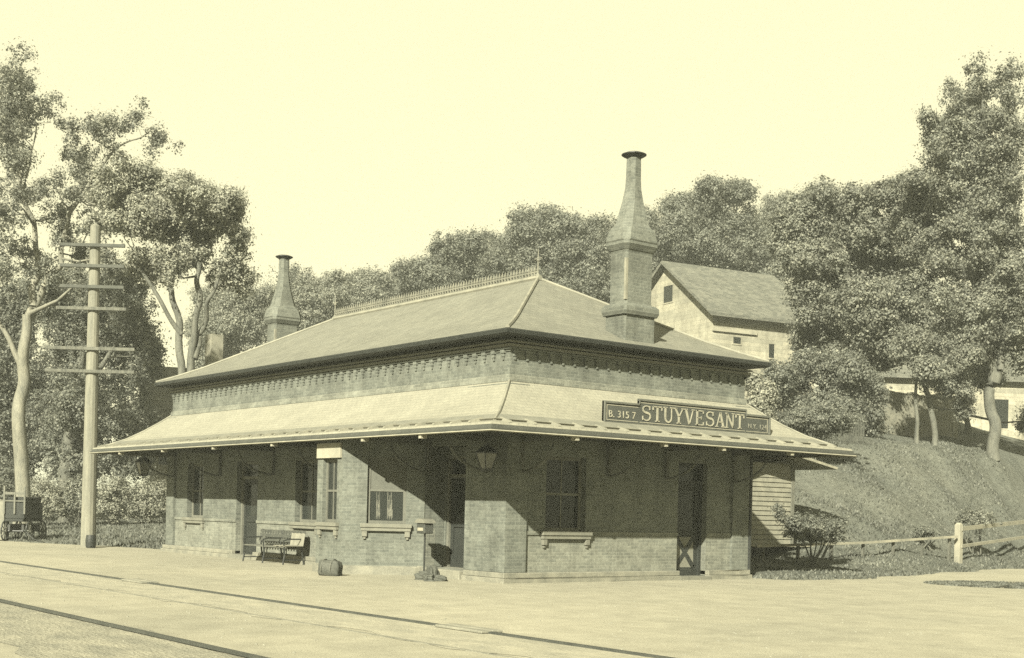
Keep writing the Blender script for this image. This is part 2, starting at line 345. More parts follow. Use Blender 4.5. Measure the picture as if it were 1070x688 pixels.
def door(fr, a0, a1, z0, z1, parent, rec=.22, cross=False, transom=True, m=None):
    m = m or M['dark']; zt = z1-.45 if transom else z1
    fm = MB(); t = .08
    for (p, q, r, s) in ((a0, a0+t, z0, z1), (a1-t, a1, z0, z1), (a0+t, a1-t, z1-t, z1)): fm.box(p, q, -rec-.02, -rec+.07, r, s, fr)
    if transom: fm.box(a0+t, a1-t, -rec-.02, -rec+.06, zt-.05, zt+.03, fr)
    lf = MB().box(a0+t, a1-t, -rec-.06, -rec-.015, z0, zt-.05, fr)
    w_ = a1-a0-2*t; b0, b1 = a0+t, a1-t
    for (p, q, r, s) in ((b0, b0+.11, z0, zt-.05), (b1-.11, b1, z0, zt-.05), (b0+.11, b1-.11, z0, z0+.2), (b0+.11, b1-.11, z0+.92, z0+1.06), (b0+.11, b1-.11, zt-.17, zt-.05)):
        lf.box(p, q, -rec-.015, -rec+.012, r, s, fr)
    d = lf.build('door', m, parent)
    fm.build('frame', M['timber'] if not cross else m, d)
    if transom: MB().box(a0+t, a1-t, -rec-.03, -rec-.02, zt+.03, z1-t, fr).build('transom', M['glass'], d)
    MB().box(b0+.13, b1-.13, -rec-.014, -rec-.008, z0+1.1, zt-.2, fr).build('pane', M['glass'], d)
    if cross:
        MB().box(b0+.11, b1-.11, -rec-.014, -rec-.004, z0+.2, z0+.92, fr).build('panel', mat('pale_door_panel', .22, .2), d)
        x = MB(); h = .72; L = math.hypot(b1-b0-.22, h); an = math.atan2(h, b1-b0-.22)
        for s in (1, -1):
            c = ((b0+b1)/2, z0+.56); ux, uz = math.cos(an), s*math.sin(an); nx2, nz2 = -uz, ux
            pts = [(c[0]+i*L/2*ux+j*.055*nx2, c[1]+i*L/2*uz+j*.055*nz2) for i, j in ((-1, -1), (1, -1), (1, 1), (-1, 1))]
            dd = .012 if s > 0 else .016
            x.loft([[fr.p(p, -rec-.004+e, q) for p, q in pts] for e in (0, dd)])
        x.build('cross_brace', m, d)
    MB().tube([fr.p(b1-.06, -rec+.01, z0+1.0), fr.p(b1-.06, -rec+.06, z0+1.0)], .025).build('handle', M['iron'], d)
    MB().box(a0-.02, a1+.02, -rec-.06, .19 if fr is not FRB else .02, -.06 if fr is not FRB else z0-.1, z0-.001, fr).build('threshold', M['stone'], d)
    return d
ZW, ZT = 1.10, 2.72
winA = [(-37.5, -36.35, ZW, ZT), (-30.7, -29.5, ZW, ZT)]; doorA = [(-34.15, -32.85, .12, 2.75)]; RX0, RX1, RY = -24.62, -23.0, 17.32; recess = (RX0, RX1, .2, 2.95)
winB = [(17.82, 18.96, ZW, ZT)]; doorB = [(21.83, 22.8, .08, 2.75)]
bayX = (-27.75, -24.6)   # bay opening in the track wall
WZ = 4.5
holeA = winA+doorA+[(bayX[0]+.3, bayX[1]-.3, .3, 2.9), recess]
for fr_, e0, e1, hs in ((FA, XL, X0, holeA), (FB, Y0, YR, winB+doorB)):
    wall(fr_, e0, e1, 1.06, 4.2, [(h[0], h[1], max(h[2], 1.06), h[3]) for h in hs], M['brick'], 'brick_wall', st)
    wall(fr_, e0, e1, .2, 1.06, [(h[0], h[1], h[2], min(h[3], 1.06)) for h in hs if h[2] < 1.06], M['brick_low'], 'wainscot', st)  # lighter brick below the sill course
FR = Frame((RX0, 0, 0), (0, 1, 0), (1, 0, 0)); FR2 = Frame((RX1, 0, 0), (0, -1, 0), (-1, 0, 0)); FRB = Frame((0, RY, 0), (1, 0, 0), (0, -1, 0))
rdoor = (RX0+.06, RX1-.18, .2, 2.75)
wall(FR, Y0+.322, RY, .2, 2.95, [], M['brick'], 'recess_wall', st, th=.2); wall(FR2, -RY, -Y0-.322, .2, 2.95, [], M['brick'], 'recess_wall', st, th=.2)
wall(FRB, RX0+.001, RX1-.001, .2, 2.95, [rdoor], M['brick'], 'recess_wall', st, th=.2)
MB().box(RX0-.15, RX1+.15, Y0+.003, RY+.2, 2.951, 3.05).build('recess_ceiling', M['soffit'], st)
MB().box(RX0-.1, RX1+.1, Y0-.22, RY+.1, -.05, .19).build('doorstep', mat('plinth_stone', .25), st, bevel=.015)
wall(FC, XL, X0-.003, .2, 4.2, [(-36, -34.8, ZW, ZT), (-30, -28.8, ZW, ZT), (-25.5, -24.4, ZW, ZT)], M['brick'], 'brick_wall', st)
wall(FD, Y0+.003, YR-.003, .2, 4.2, [(19.9, 21.1, ZW, ZT)], M['brick'], 'brick_wall', st)
for k, o in enumerate(winA): window(FA, *o, st, panes=(2, 2))
window(FB, *winB[0], st, panes=(2, 2))
for x in (-36, -30): window(FC, x, x+1.2, ZW, ZT, st)
window(FC, -25.5, -24.4, ZW, ZT, st); window(FD, 19.9, 21.1, ZW, ZT, st)
door(FA, *doorA[0], st, m=M['dark']); door(FRB, *rdoor, st, rec=.10, m=M['dark']); door(FB, *doorB[0], st, cross=True)  # recess leaf: closed dark paint standing in for an open doorway's shade
# corner piers, plinth and sill course
for (a, b) in ((X0-1.38, X0), (XL, XL+.55)): MB().box(a, b, .001, .07, .22, 4.2, FA).build('corner_pier', M['brick'], st)
for (a, b) in ((Y0-.07, Y0+.5), (YR-.5, YR+.07)): MB().box(a, b, .001, .07, .22, 4.2, FB).build('corner_pier', M['brick'], st)
pl = MB()
def around(mb, o, z0, z1, th=.3, gaps=True):
    """ring of four boxes round the building, o proud of the walls; door openings left out"""
    segA = [XL-o, X0+o]; segB = [Y0-o+th, YR+o-th]
    ga = [(d[0]-.0, d[1]+.0) for d in doorA]+[(RX0-.1, RX1+.1)]+[(bayX[0]+.02, bayX[1]-.02)] if gaps else []
    gb = [(d[0], d[1]) for d in doorB] if gaps else []
    def cut(s, gs):
        x = s[0]; out = []
        for a, b in sorted(gs): out.append((x, a)); x = b
        return out+[(x, s[1])]
    for a, b in cut(segA, ga): mb.box(a, b, o-th, o, z0, z1, FA)
    for a, b in cut(segB, gb): mb.box(a, b, o-th, o, z0, z1, FB)
    mb.box(XL-o, X0+o, o-th, o, z0, z1, FC); mb.box(Y0-o+th, YR+o-th, o-th, o, z0, z1, FD)
around(pl, .16, -.1, .10, .4); around(pl, .12, .10, .215, .4)
pl.build('plinth', mat('plinth_stone', .25, .25), st, bevel=.012)
for a, b in ((XL+.56, winA[0][0]-.16), (winA[0][1]+.16, doorA[0][0]), (doorA[0][1], winA[1][0]-.16), (winA[1][1]+.16, bayX[0])): MB().box(a, b, .001, .03, 1.02, 1.10, FA).build('sill_course', M['brick_low'], st)
for a, b in ((Y0+.51, winB[0][0]-.16), (winB[0][1]+.16, doorB[0][0]), (doorB[0][1], YR-.51)): MB().box(a, b, .001, .03, 1.02, 1.10, FB).build('sill_course', M['brick_low'], st)
# bay window: front face and two canted faces
yb = 15.17
bp = [(-27.75, Y0), (-26.75, yb), (-25.6, yb), (-24.6, Y0)]
def fr_of(p, q):
    T = Vector((q[0]-p[0], q[1]-p[1], 0)); L = T.length; T.normalize(); return Frame((p[0], p[1], 0), T, (T.y, -T.x, 0)), L
for k in range(3):
    fr, L = fr_of(bp[k], bp[k+1])
    c = L/2; hw = .31 if k == 1 else .38
    if k == 1: op = (c-.32, c+.33, 1.16, 2.62)
    else: op = (.56, L-.42, 1.16, 2.68)
    wall(fr, 0, L, .2, 3.09, [op], M['brick'], 'bay_wall', st, th=.2)
    MB().box(-.03, L+.03, -.1, .06, -.1, .2, fr).build('bay_plinth', mat('plinth_stone', .25), st)
    wn = window(fr, *op, st, rec=.09, blind=.45 if k == 2 else 0, curtain=(k == 2), mf=mat('bay_sash', .15, .2) if k != 0 else None, panes=(1, 2) if k != 1 else (2, 2))
    if k == 1: MB().box(.03, L-.05, .002, .05, 2.64, 2.98, fr).build('bay_header', M['light'], st)
# canopy: concave skirt roof all round
def ring(o, z, oA=None): return [(XL-o, Y0-o, z), (X0+o, Y0-o, z), (X0+o, YR+o, z), (XL-o, YR+o, z)]
OC = 1.80
cv = MB(); cv.loft([ring(OC-.06, 3.16), ring(OC, 3.17), ring(OC-.02, 3.215), ring(OC-.3, 3.27), ring(OC-.42, 3.335), ring(1.0, 3.50), ring(.6, 3.76), ring(.25, 4.03), ring(-.11, 4.33), ring(-.30, 4.33), ring(-.30, 3.9), ring(-.25, 3.16)], cap=False)
canopy = cv.build('canopy', M['canopy'], st)
gt = MB(); gt.loft([ring(OC+.015, 3.045), ring(OC+.05, 3.06), ring(OC+.06, 3.10), ring(OC+.02, 3.105), ring(OC+.02, 3.165), ring(OC-.09, 3.165), ring(OC-.09, 3.045)], cap=False)
gt.v; gutter = gt.build('fascia', mat('fascia_paint', .10, .2), canopy)
ed = MB(); ed.loft([ring(OC+.055, 3.03), ring(OC+.075, 3.045), ring(OC+.06, 3.062), ring(OC+.0, 3.05), ring(OC+.0, 3.03)], cap=False); ed.build('drip_edge', M['light'], canopy)
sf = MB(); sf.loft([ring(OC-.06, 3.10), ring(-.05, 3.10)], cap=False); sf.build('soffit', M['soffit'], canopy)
rl = MB(); rl.loft([ring(OC-.30, 3.275), ring(OC-.27, 3.305), ring(OC-.33, 3.32), ring(OC-.37, 3.30)], cap=False); rl.build('gutter_roll', M['lead'], canopy)
tr_ = MB(); tr_.loft([ring(OC-.36, 3.312), ring(OC-.42, 3.345), ring(OC-.62, 3.432), ring(OC-.63, 3.42), ring(OC-.42, 3.33)], cap=False); tr_.build('gutter_trough', mat('trough_lead', .21, .2), canopy)
for sx, sy in ((1, -1), (1, 1), (-1, -1), (-1, 1)):
    cx, cy = (X0 if sx > 0 else XL), (Y0 if sy < 0 else YR)
    MB().tube([(cx+sx*o, cy+sy*o, z+.01) for o, z in ((OC-.3, 3.275), (1.0, 3.5), (.6, 3.76), (.25, 4.03), (-.09, 4.32))], .03, 6).build('hip_flashing', M['lead'], canopy)
# snow guards along the eave
def guard(): return MB().loft([[(-.035, -.02, .0), (.035, -.02, .0), (.035, .34, .03), (-.035, .34, .03)], [(-.03, .0, .04), (.03, .0, .04), (.02, .30, .13), (-.02, .30, .13)]])
gp = None
def place_guard(x, y, rz):
    global gp
    if gp is None: gp = guard().build('snow_guard', M['lead'], canopy); o = gp
    else: o = gp.copy(); COL.objects.link(o); o.parent = canopy
    o.matrix_basis = world_of(canopy).inverted() @ (Matrix.Translation((x, y, 3.225)) @ Matrix.Rotation(rz, 4, 'Z'))
x = XL-OC+.3
while x < X0+OC-.2: place_guard(x, Y0-OC+.06, 0); x += .62
y = Y0-OC+.5
while y < YR+OC-.2: place_guard(X0+OC-.06, y, math.pi/2); y += .62
# brackets under the canopy
def bracket(fr, a):
    b = MB(); b.box(a-.05, a+.05, 0, OC-.12, 2.985, 3.095, fr); b.box(a-.04, a+.04, .0, .08, 2.35, 2.985, fr)
    pts = [fr.p(a, .08+1.0*math.sin(t*math.pi/2)**1.2, 2.35+.62*(1-math.cos(t*math.pi/2))) for t in np.linspace(0, 1, 7)]
    b.tube(pts, .03, 6)
    o = b.build('bracket', mat('bracket_paint', .12, .3), st)
    MB().box(a-.045, a+.045, OC-.12, OC+.03, 2.96, 3.04, fr).build('bracket_tip', M['light'], o)
for a in (-38.4, -35.2, -31.9, -28.6, -24.4, -22.15): bracket(FA, a)
for a in (17.1, 19.6, 21.4, 23.7): bracket(FB, a)
# upper wall, corbels, cornice
up = MB(); IN = .05
def uring(z0, z1, o, mb, th=.25):
    mb.box(XL-o, X0+o, o-th, o, z0, z1, FA); mb.box(Y0-o+th, YR+o-th, o-th, o, z0, z1, FB); mb.box(XL-o, X0+o, o-th, o, z0, z1, FC); mb.box(Y0-o+th, YR+o-th, o-th, o, z0, z1, FD)
uring(4.2, 5.2, -IN, up); up.build('upper_wall', M['brick'], st)
b_ = MB(); uring(4.25, 4.36, -IN+.05, b_, .2); uring(4.36, 4.40, -IN+.03, b_, .2); b_.build('base_moulding', M['brick_low'], st)
cb = MB(); uring(4.93, 4.965, -IN+.075, cb, .2)
def corbels(mb, fr, a0, a1):
    n = int((a1-a0)/.33); w_ = (a1-a0)/n
    for k in range(n):
        a = a0+k*w_
        mb.box(a+.05, a+.18, -.12, -IN+.06, 4.85, 4.928, fr); mb.box(a+.07, a+.16, -.12, -IN+.045, 4.78, 4.848, fr); mb.box(a+.20, a+w_+.03, -.12, -IN+.03, 4.885, 4.926, fr)
        mb.box(a+.09, a+.14, -.12, -IN+.03, 4.71, 4.778, fr)
for fr, a0, a1 in ((FA, XL+IN, X0-IN), (FB, Y0+IN, YR-IN), (FC, XL+IN, X0-IN), (FD, Y0+IN, YR-IN)): corbels(cb, fr, a0, a1)
cb.build('corbel_table', M['brick'], st)
co = MB(); uring(4.975, 5.035, -IN+.10, co, .2); uring(5.06, 5.10, -IN+.13, co, .2); co.build('cornice', mat('cornice_paint', .19, .2), st)
# roof
roof = MB().loft([ring(.37, 5.30), ring(-.15, 5.50), ring(-.75, 5.77)], cap=False)
YM = (Y0+YR)/2; hw = (YR-Y0)/2; r1 = (XL+hw, YM, 7.33); r2 = (X0-hw, YM, 7.33)
c = ring(-.75, 5.77); roof.q(c[0], c[1], r2, r1); roof.q(c[2], c[3], r1, r2); roof.q(c[1], c[2], r2); roof.q(c[3], c[0], r1)
ro = roof.build('roof', M['slate'], st)
ev = MB().loft([ring(.37, 5.298), ring(.40, 5.275), ring(.385, 5.20), ring(.33, 5.17), ring(-.03, 5.17), ring(-.03, 5.2), ring(.33, 5.298)], cap=False); ev.build('eave_gutter', M['dark'], ro)
for sx, sy in ((1, -1), (1, 1), (-1, -1), (-1, 1)):
    cx, cy = (X0 if sx > 0 else XL), (Y0 if sy < 0 else YR); e = r2 if sx > 0 else r1
    MB().tube([(cx+sx*.35, cy+sy*.35, 5.32), (cx-sx*.15, cy-sy*.15, 5.515), (cx-sx*.75, cy-sy*.75, 5.785), (e[0], e[1], e[2]+.02)], .045, 6).build('hip_flashing', M['lead'], ro)
MB().tube([(r1[0]-.1, YM, 7.35), (r2[0]+.1, YM, 7.35)], .07, 6).build('ridge_roll', M['lead'], ro)
cr = MB(); n = 82
cr.box(r1[0], r2[0], YM-.012, YM+.012, 7.39, 7.425); cr.box(r1[0], r2[0], YM-.012, YM+.012, 7.50, 7.53)
for k in range(n+1):
    x = r1[0]+(r2[0]-r1[0])*k/n; cr.loft([[(x+i*r_, YM+j*r_, z) for i, j in ((-1, -1), (1, -1), (1, 1), (-1, 1))] for r_, z in ((.012, 7.37), (.014, 7.53), (.024, 7.56), (.003, 7.68))])
    if k < n: cr.tube([(x+.06+.045*math.cos(t), YM, 7.462+.032*math.sin(t)) for t in np.linspace(0, 6.28, 7)], .009, 4, cap=False)
cr.build('ridge_cresting', mat('weathered_iron', .23, .3), ro)
for e in (r1, r2):
    f = MB().lathe((e[0], e[1], 7.33), [(.05, 0), (.06, .1), (.022, .14), (.02, .42), (.05, .46), (.02, .5), (.012, .62), (.002, .78)], 8)
    f.tube([(e[0]-.14, YM, 7.84), (e[0]+.14, YM, 7.84)], .016, 6); f.build('finial', mat('weathered_iron', .23), ro)
# chimneys
def chimney(xc, yc):
    def rr(hx, hy, z, ch=.0): 
        k = ch
        return [(xc-hx+k, yc-hy, z), (xc+hx-k, yc-hy, z), (xc+hx, yc-hy+k, z), (xc+hx, yc+hy-k, z), (xc+hx-k, yc+hy, z), (xc-hx+k, yc+hy, z), (xc-hx, yc+hy-k, z), (xc-hx, yc-hy+k, z)]
    a, b = .34, .48
    sh = MB().loft([rr(a, b, 5.2, .04), rr(a, b, 6.10, .04), rr(a-.05, b-.05, 6.32, .06), rr(a-.05, b-.05, 7.45, .06), rr(a-.02, b-.02, 7.55, .07)], cap=True)
    o = sh.build('chimney', M['brick_b'], st)
    bs = MB().loft([rr(a+.05, b+.05, 6.02, .05), rr(a+.08, b+.08, 6.10, .05), rr(a+.08, b+.08, 6.20, .05), rr(a+.02, b+.02, 6.27, .05)]); bs.build('chimney_base', M['brick_b'], o)
    be = MB().loft([rr(a-.02, b-.02, 7.50, .08), rr(a+.05, b+.05, 7.62, .09), rr(a+.045, b+.045, 7.68, .09), rr(a+.065, b+.065, 7.71, .12), rr(a+.03, b+.03, 7.95, .14), rr(a-.03, b-.05, 8.06, .14), rr(a-.06, b-.09, 8.12, .14), rr(.21, .25, 8.62, .11), rr(.165, .175, 8.95, .08), rr(.155, .155, 9.2, .07), rr(.15, .15, 9.66, .07)])
    be.build('chimney_bell', M['brick_b'], o)
    ca = MB().lathe((xc, yc, 9.66), [(.14, -.05), (.15, .0), (.25, .05), (.29, .075), (.29, .09), (.2, .125), (.05, .14)], 18); ca.build('chimney_cap', M['iron'], o, smooth=False)
    sl = MB().box(xc+a-.05-.06, xc+a-.05+.004, yc-b+.05-.004, yc-b+.11, 6.36, 7.3); sl.build('corner_highlight', M['lead'], o)  # pale strip painted as the highlight along the shaft's near edge
chimney(X0-.30, YM); chimney(XL+.30, YM)
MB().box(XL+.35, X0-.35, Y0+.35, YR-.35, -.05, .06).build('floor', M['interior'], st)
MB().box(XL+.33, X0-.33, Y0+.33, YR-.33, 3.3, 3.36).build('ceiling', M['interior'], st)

# ------------------------------------------------------------------ station sign
XS = X0+1.10
sg = thing('station_sign', 'long dark signboard reading STUYVESANT in pale serif letters on the canopy edge', 'sign', (XS, 21.1, 3.42))
FS = Frame((XS, 0, 0), (0, 1, 0), (1, 0, 0))
s0, s1, m0, m1, zb, ze, zm = 18.44, 23.72, 19.46, 22.88, 3.42, 3.90, 4.01
b_ = MB().box(s0, m0, -.05, 0, zb, ze, FS).box(m0, m1, -.05, .002, zb, zm, FS).box(m1, s1, -.05, 0, zb, ze, FS); b_.build('board', M['board'], sg)
t = .045; fm = MB()
for (p, q, r, s) in ((s0, s1, zb, zb+t), (s0, s0+t, zb+t, ze-t), (s1-t, s1, zb+t, ze-t), (s0, m0, ze-t, ze), (m1, s1, ze-t, ze), (m0, m1, zm-t, zm), (m0, m0+.02, ze, zm-t), (m1-.02, m1, ze, zm-t)): fm.box(p, q, -.06, .03, r, s, FS)
fm.build('frame', mat('sign_frame', .13, .2), sg, bevel=.006)
li = MB()
for (p, q, r, s) in ((s0+.08, m0-.02, zb+.075, zb+.09), (m0+.03, m1-.03, zb+.075, zb+.09), (m1+.02, s1-.08, zb+.075, zb+.09), (s0+.08, m0-.02, ze-.09, ze-.075), (m0+.03, m1-.03, zm-.09, zm-.075), (m1+.02, s1-.08, ze-.09, ze-.075), (s0+.08, s0+.095, zb+.09, ze-.09), (s1-.095, s1-.08, zb+.09, ze-.09)): li.box(p, q, .0, .006, r, s, FS)
li.build('border_line', M['letter'], sg)
def glyph(ch, mb, x, z, w_, h, d0=.003, d1=.018):
    """serif capitals built of thick and thin strokes in a 0..1 box"""
    TK, TN = .17*w_, .075*w_
    def bar(p, q, th):
        p = np.array([p[0]*w_, p[1]*h]); q = np.array([q[0]*w_, q[1]*h]); u = (q-p)/np.linalg.norm(q-p); n_ = np.array([-u[1], u[0]])*th/2
        P = [p-n_, q-n_, q+n_, p+n_]; mb.loft([[FS.p(x+a[0], e, z+a[1]) for a in P] for e in (d0, d1)])
    def ser(cx, cz, l=.26): bar((cx-l/2, cz), (cx+l/2, cz), .07*h)
    def arc(pts, ths):
        P = [np.array([a*w_, b*h]) for a, b in pts]
        for i in range(len(P)-1):
            u = P[i+1]-P[i]; u = u/np.linalg.norm(u); n_ = np.array([-u[1], u[0]])
            A, B = n_*ths[i]/2, n_*ths[i+1]/2
            Qs = [P[i]-A, P[i+1]-B, P[i+1]+B, P[i]+A]; mb.loft([[FS.p(x+a[0], e, z+a[1]) for a in Qs] for e in (d0, d1)])
    if ch == 'S':
        t_ = np.linspace(0, 1, 17); pts = []
        for s in t_:
            if s < .5: an = rad(35)+s/.5*rad(235); pts.append((.5+.36*math.cos(an), .74+.22*math.sin(an)))
            else: an = rad(90)-(s-.5)/.5*rad(235); pts.append((.5+.40*math.cos(an), .27+.25*math.sin(an)))
        arc(pts, [TN+(TK-TN)*math.exp(-((s-.5)/.2)**2) for s in t_]); bar((.82, .72), (.82, .96), TN); bar((.14, .04), (.14, .30), TN)
    if ch == 'T': bar((.5, 0), (.5, .97), TK); bar((.04, .96), (.96, .96), TN*1.2); bar((.05, .74), (.07, .97), TN*1.3); bar((.95, .74), (.93, .97), TN*1.3); ser(.5, .02, .42)
    if ch == 'U':
        bar((.2, .98), (.2, .3), TK); bar((.84, .98), (.84, .3), TN); ser(.2, .98, .38); ser(.84, .98, .3)
        arc([(.52+.32*math.cos(a), .3+.27*math.sin(a)) for a in np.linspace(math.pi, 2*math.pi, 9)], [TK-(TK-TN)*k/8 for k in range(9)])
    if ch == 'Y': bar((.12, .97), (.5, .45), TK); bar((.9, .97), (.52, .45), TN); bar((.5, .47), (.5, 0), TK); ser(.12, .98, .34); ser(.9, .98, .28); ser(.5, .02, .42)
    if ch == 'V': bar((.12, .97), (.5, .02), TK); bar((.88, .97), (.53, .02), TN); ser(.12, .98, .34); ser(.88, .98, .28)
    if ch == 'E': bar((.22, 0), (.22, 1), TK); bar((.08, .965), (.86, .965), TN); bar((.2, .5), (.66, .5), TN); bar((.08, .035), (.9, .035), TN); bar((.86, .8), (.86, .98), TN); bar((.66, .4), (.66, .6), TN); bar((.9, .02), (.88, .24), TN)
    if ch == 'A': bar((.14, .03), (.5, .98), TN); bar((.86, .03), (.5, .98), TK); bar((.26, .34), (.74, .34), TN); ser(.14, .02, .3); ser(.86, .02, .36)
    if ch == 'N': bar((.16, .02), (.16, .98), TN); bar((.14, .97), (.84, .04), TK); bar((.84, .98), (.84, .04), TN); ser(.14, .02, .3); ser(.1, .98, .24); ser(.84, .98, .3)
x = m0+.07; step = (m1-m0-.10)/10
for ch in 'STUYVESANT':
    mb = MB(); glyph(ch, mb, x, 3.545, step*.90, .335); mb.build('letter', M['letter'], sg); x += step
def small_text(s, y, z, size, m):
    cu = bpy.data.curves.new('lettering', 'FONT'); cu.body = s; cu.size = size; cu.extrude = .006; cu.space_character = 1.1
    t_ = bpy.data.objects.new('lettering', cu); COL.objects.link(t_); cu.materials.append(m); me = bpy.data.meshes.new_from_object(t_); bpy.data.objects.remove(t_); bpy.data.curves.remove(cu)
    o = bpy.data.objects.new('lettering', me); COL.objects.link(o)
    o.matrix_basis = Matrix(((0, 0, 1, XS+.008), (1, 0, 0, y), (0, 1, 0, z), (0, 0, 0, 1))); put(o, sg)
small_text('B. 315 7', s0+.13, 3.56, .215, M['letter']); small_text('N.Y. 124', m1+.07, 3.57, .165, mat('faded_letter', .24, .2))

# ------------------------------------------------------------------ platform things
def lantern(x, y, ztop, label, k=1.):
    o = thing('hanging_lantern', label, 'lantern', (x, y, 3.1), 'platform lanterns under the canopy')
    def q(r, z): return [(x+r*k*math.cos(math.pi/4+i*math.pi/2), y+r*k*math.sin(math.pi/4+i*math.pi/2), ztop+z*k) for i in range(4)]
    MB().loft([q(.15, -.56), q(.31, -.13)]).build('glass', M['lampglass'], o)
    fr = MB()
    for i in range(4): fr.tube([q(.155, -.57)[i], q(.32, -.12)[i]], .018*k, 5)
    fr.loft([q(.17, -.62), q(.19, -.57), q(.15, -.56)]).loft([q(.33, -.14), q(.34, -.10), q(.16, .04), q(.09, .06), q(.08, .12), q(.03, .15)]); fr.build('lantern_frame', M['iron'], o)
    MB().tube([(x, y, ztop+.12*k), (x, y, 3.1)], .014, 6).build('rod', M['iron'], o)
lantern(-21.62, Y0-.5, 2.80, 'glazed square lantern hanging beside the near corner of the station', .74); lantern(-39.5, Y0-.6, 2.88, 'glazed square lantern hanging at the far end of the canopy', .85)
def onwallA(px, py, Y): d = at(px, py, 1)-np.array([0, 0, CAMH]); return np.array([0, 0, CAMH])+d*Y/d[1]
# bench
be = thing('slatted_bench', 'slatted platform bench with iron ends against the brick wall', 'bench', (-30.8, 16.3, 0))
bx0, bx1 = -32.15, -29.7
s_ = MB()
for k in range(4): s_.box(bx0, bx1, 15.98+k*.12, 16.08+k*.12, .43, .46)
s_.build('seat', mat('bench_seat', .15, .3), be)
s_ = MB()
for k in range(3): s_.box(bx0, bx1, 16.475+.02*k, 16.497+.02*k, .56+k*.11, .65+k*.11)
for k in range(16): x = bx0+.1+k*.15; s_.box(x, x+.05, 16.50, 16.52, .5, .86)
s_.build('backrest', mat('bench_back', .10, .3), be)
for x in (bx0+.1, (bx0+bx1)/2, bx1-.1):
    l = MB().tube([(x, 15.95, 0), (x, 16.0, .25), (x, 15.98, .43)], .024, 6).tube([(x, 16.56, 0), (x, 16.5, .3), (x, 16.48, .5), (x, 16.54, .88)], .024, 6).tube([(x, 15.98, .425), (x, 16.5, .425)], .02, 6).tube([(x, 15.98, .12), (x, 16.54, .12)], .015, 6)
    l.tube([(x, 15.98, .43), (x, 15.96, .62), (x, 16.1, .66), (x, 16.5, .66)], .02, 6)
    l.build('leg', M['iron'], be)
cl = MB(); n = 10
for i in range(n):
    for j in range(2): pass
P = lambda i, j: (-30.35+i*.07, [15.95, 16.44, 16.49][j]+.01*math.sin(i*1.3), [.475, .48, .80][j]+.012*math.sin(i*2.1+j))
for i in range(n):
    for j in range(2):
        a = [P(i, j), P(i+1, j), P(i+1, j+1), P(i, j+1)]; cl.loft([[(p[0], p[1]+e*.3, p[2]+e) for p in a] for e in (0, .012)])
tag(cl.build('canvas_sheet', M['canvas']), 'pale canvas sheet thrown over the end of the platform bench', 'canvas')
def lump(name, label, cat, c, dims, m, seed, folds=.12, parent=None, rz=0):
    bm = bmesh.new(); bmesh.ops.create_icosphere(bm, subdivisions=4, radius=1); rs = random.Random(seed); ph = [rs.uniform(0, 6) for _ in range(9)]
    for v in bm.verts:
        p = v.co.copy(); k = 1+folds*(math.sin(4*p.x+ph[0]+3*p.z)+.7*math.sin(7*p.y+ph[1]+2*p.x)+.5*math.sin(11*p.z+ph[2]+5*p.x)+.3*math.sin(17*p.x+13*p.y+ph[3]))
        q = Vector([math.copysign(abs(p[i])**.62, p[i]) for i in range(3)])*k
        z = q.z*dims[2]; v.co = Vector((q.x*dims[0], q.y*dims[1], max(z, -dims[2]*.75)+dims[2]*.75))
    for f in bm.faces: f.smooth = True
    me = bpy.data.meshes.new(name); bm.to_mesh(me); bm.free(); me.materials.append(m)
    o = bpy.data.objects.new(name, me); COL.objects.link(o); o.location = c; o.rotation_euler = (0, 0, rz)
    if parent is not None: put(o, parent)
    elif label: tag(o, label, cat)
    return o
bl = thing('bale', 'roped sackcloth bale lying on the platform below the bay window', 'bale', (-25.0, 14.55, 0))
lump('sacking', None, None, (-25.0, 14.55, 0), (.27, .2, .2), M['cloth'], 3, .05, bl, rad(35))
rp = MB()
for sx in (-.12, .1):
    cs, sn = math.cos(rad(35)), math.sin(rad(35))
    pts = [(-25.0+sx*cs-.225*math.cos(t)*sn, 14.55+sx*sn+.225*math.cos(t)*cs, .16+.2*math.sin(t)) for t in np.linspace(-.6, math.pi+.6, 14)]
    rp.tube(pts, .012, 5)
rp.build('rope', mat('rope_fibre', .15, .2), bl)
sk = thing('mail_sacks', 'crumpled heap of dark mail sacks on the platform beside the open doorway', 'sack', (-22.75, 15.65, 0))
for k, (dx, dy, dm, rz) in enumerate((((-.18), .02, (.2, .14, .10), .4), (.06, -.05, (.23, .12, .09), -.5), (.2, .12, (.15, .11, .07), 1.2), (-.02, .08, (.13, .12, .17), .2))):
    lump('sack', None, None, (-22.75+dx, 15.65+dy, 0), dm, M['cloth'] if k % 2 else M['stone_d'], 20+k, .14, sk, rz)
# letter box on a post
p = onwallA(443, 597, 16.35); mx_, my_ = p[0], 16.35
mbx = thing('letter_box', 'letter box with a domed top on a thin iron post by the station wall', 'letter box', (mx_, my_, 0))
MB().tube([(mx_, my_, .02), (mx_, my_, 1.0)], .022, 8).lathe((mx_, my_, 0), [(.12, 0), (.12, .02), (.05, .05), (.03, .12)], 10).build('post', M['iron'], mbx)
MB().box(mx_-.16, mx_+.16, my_-.12, my_+.12, .97, 1.20).build('box', mat('box_paint', .07, .3), mbx, bevel=.015)
MB().loft([[(mx_+a, my_-.14, 1.20+b), (mx_+a, my_+.14, 1.20+b)][::1] for a, b in ()] or [[(mx_+.2*math.cos(t), my_+d, 1.202+.1*math.sin(t)) for t in np.linspace(0, math.pi, 9)] for d in (-.15, .15)]).build('hood', mat('hood_paint', .2, .3), mbx)
MB().box(mx_-.11, mx_+.11, my_-.128, my_-.12, 1.03, 1.10).build('plate', M['light'], mbx)
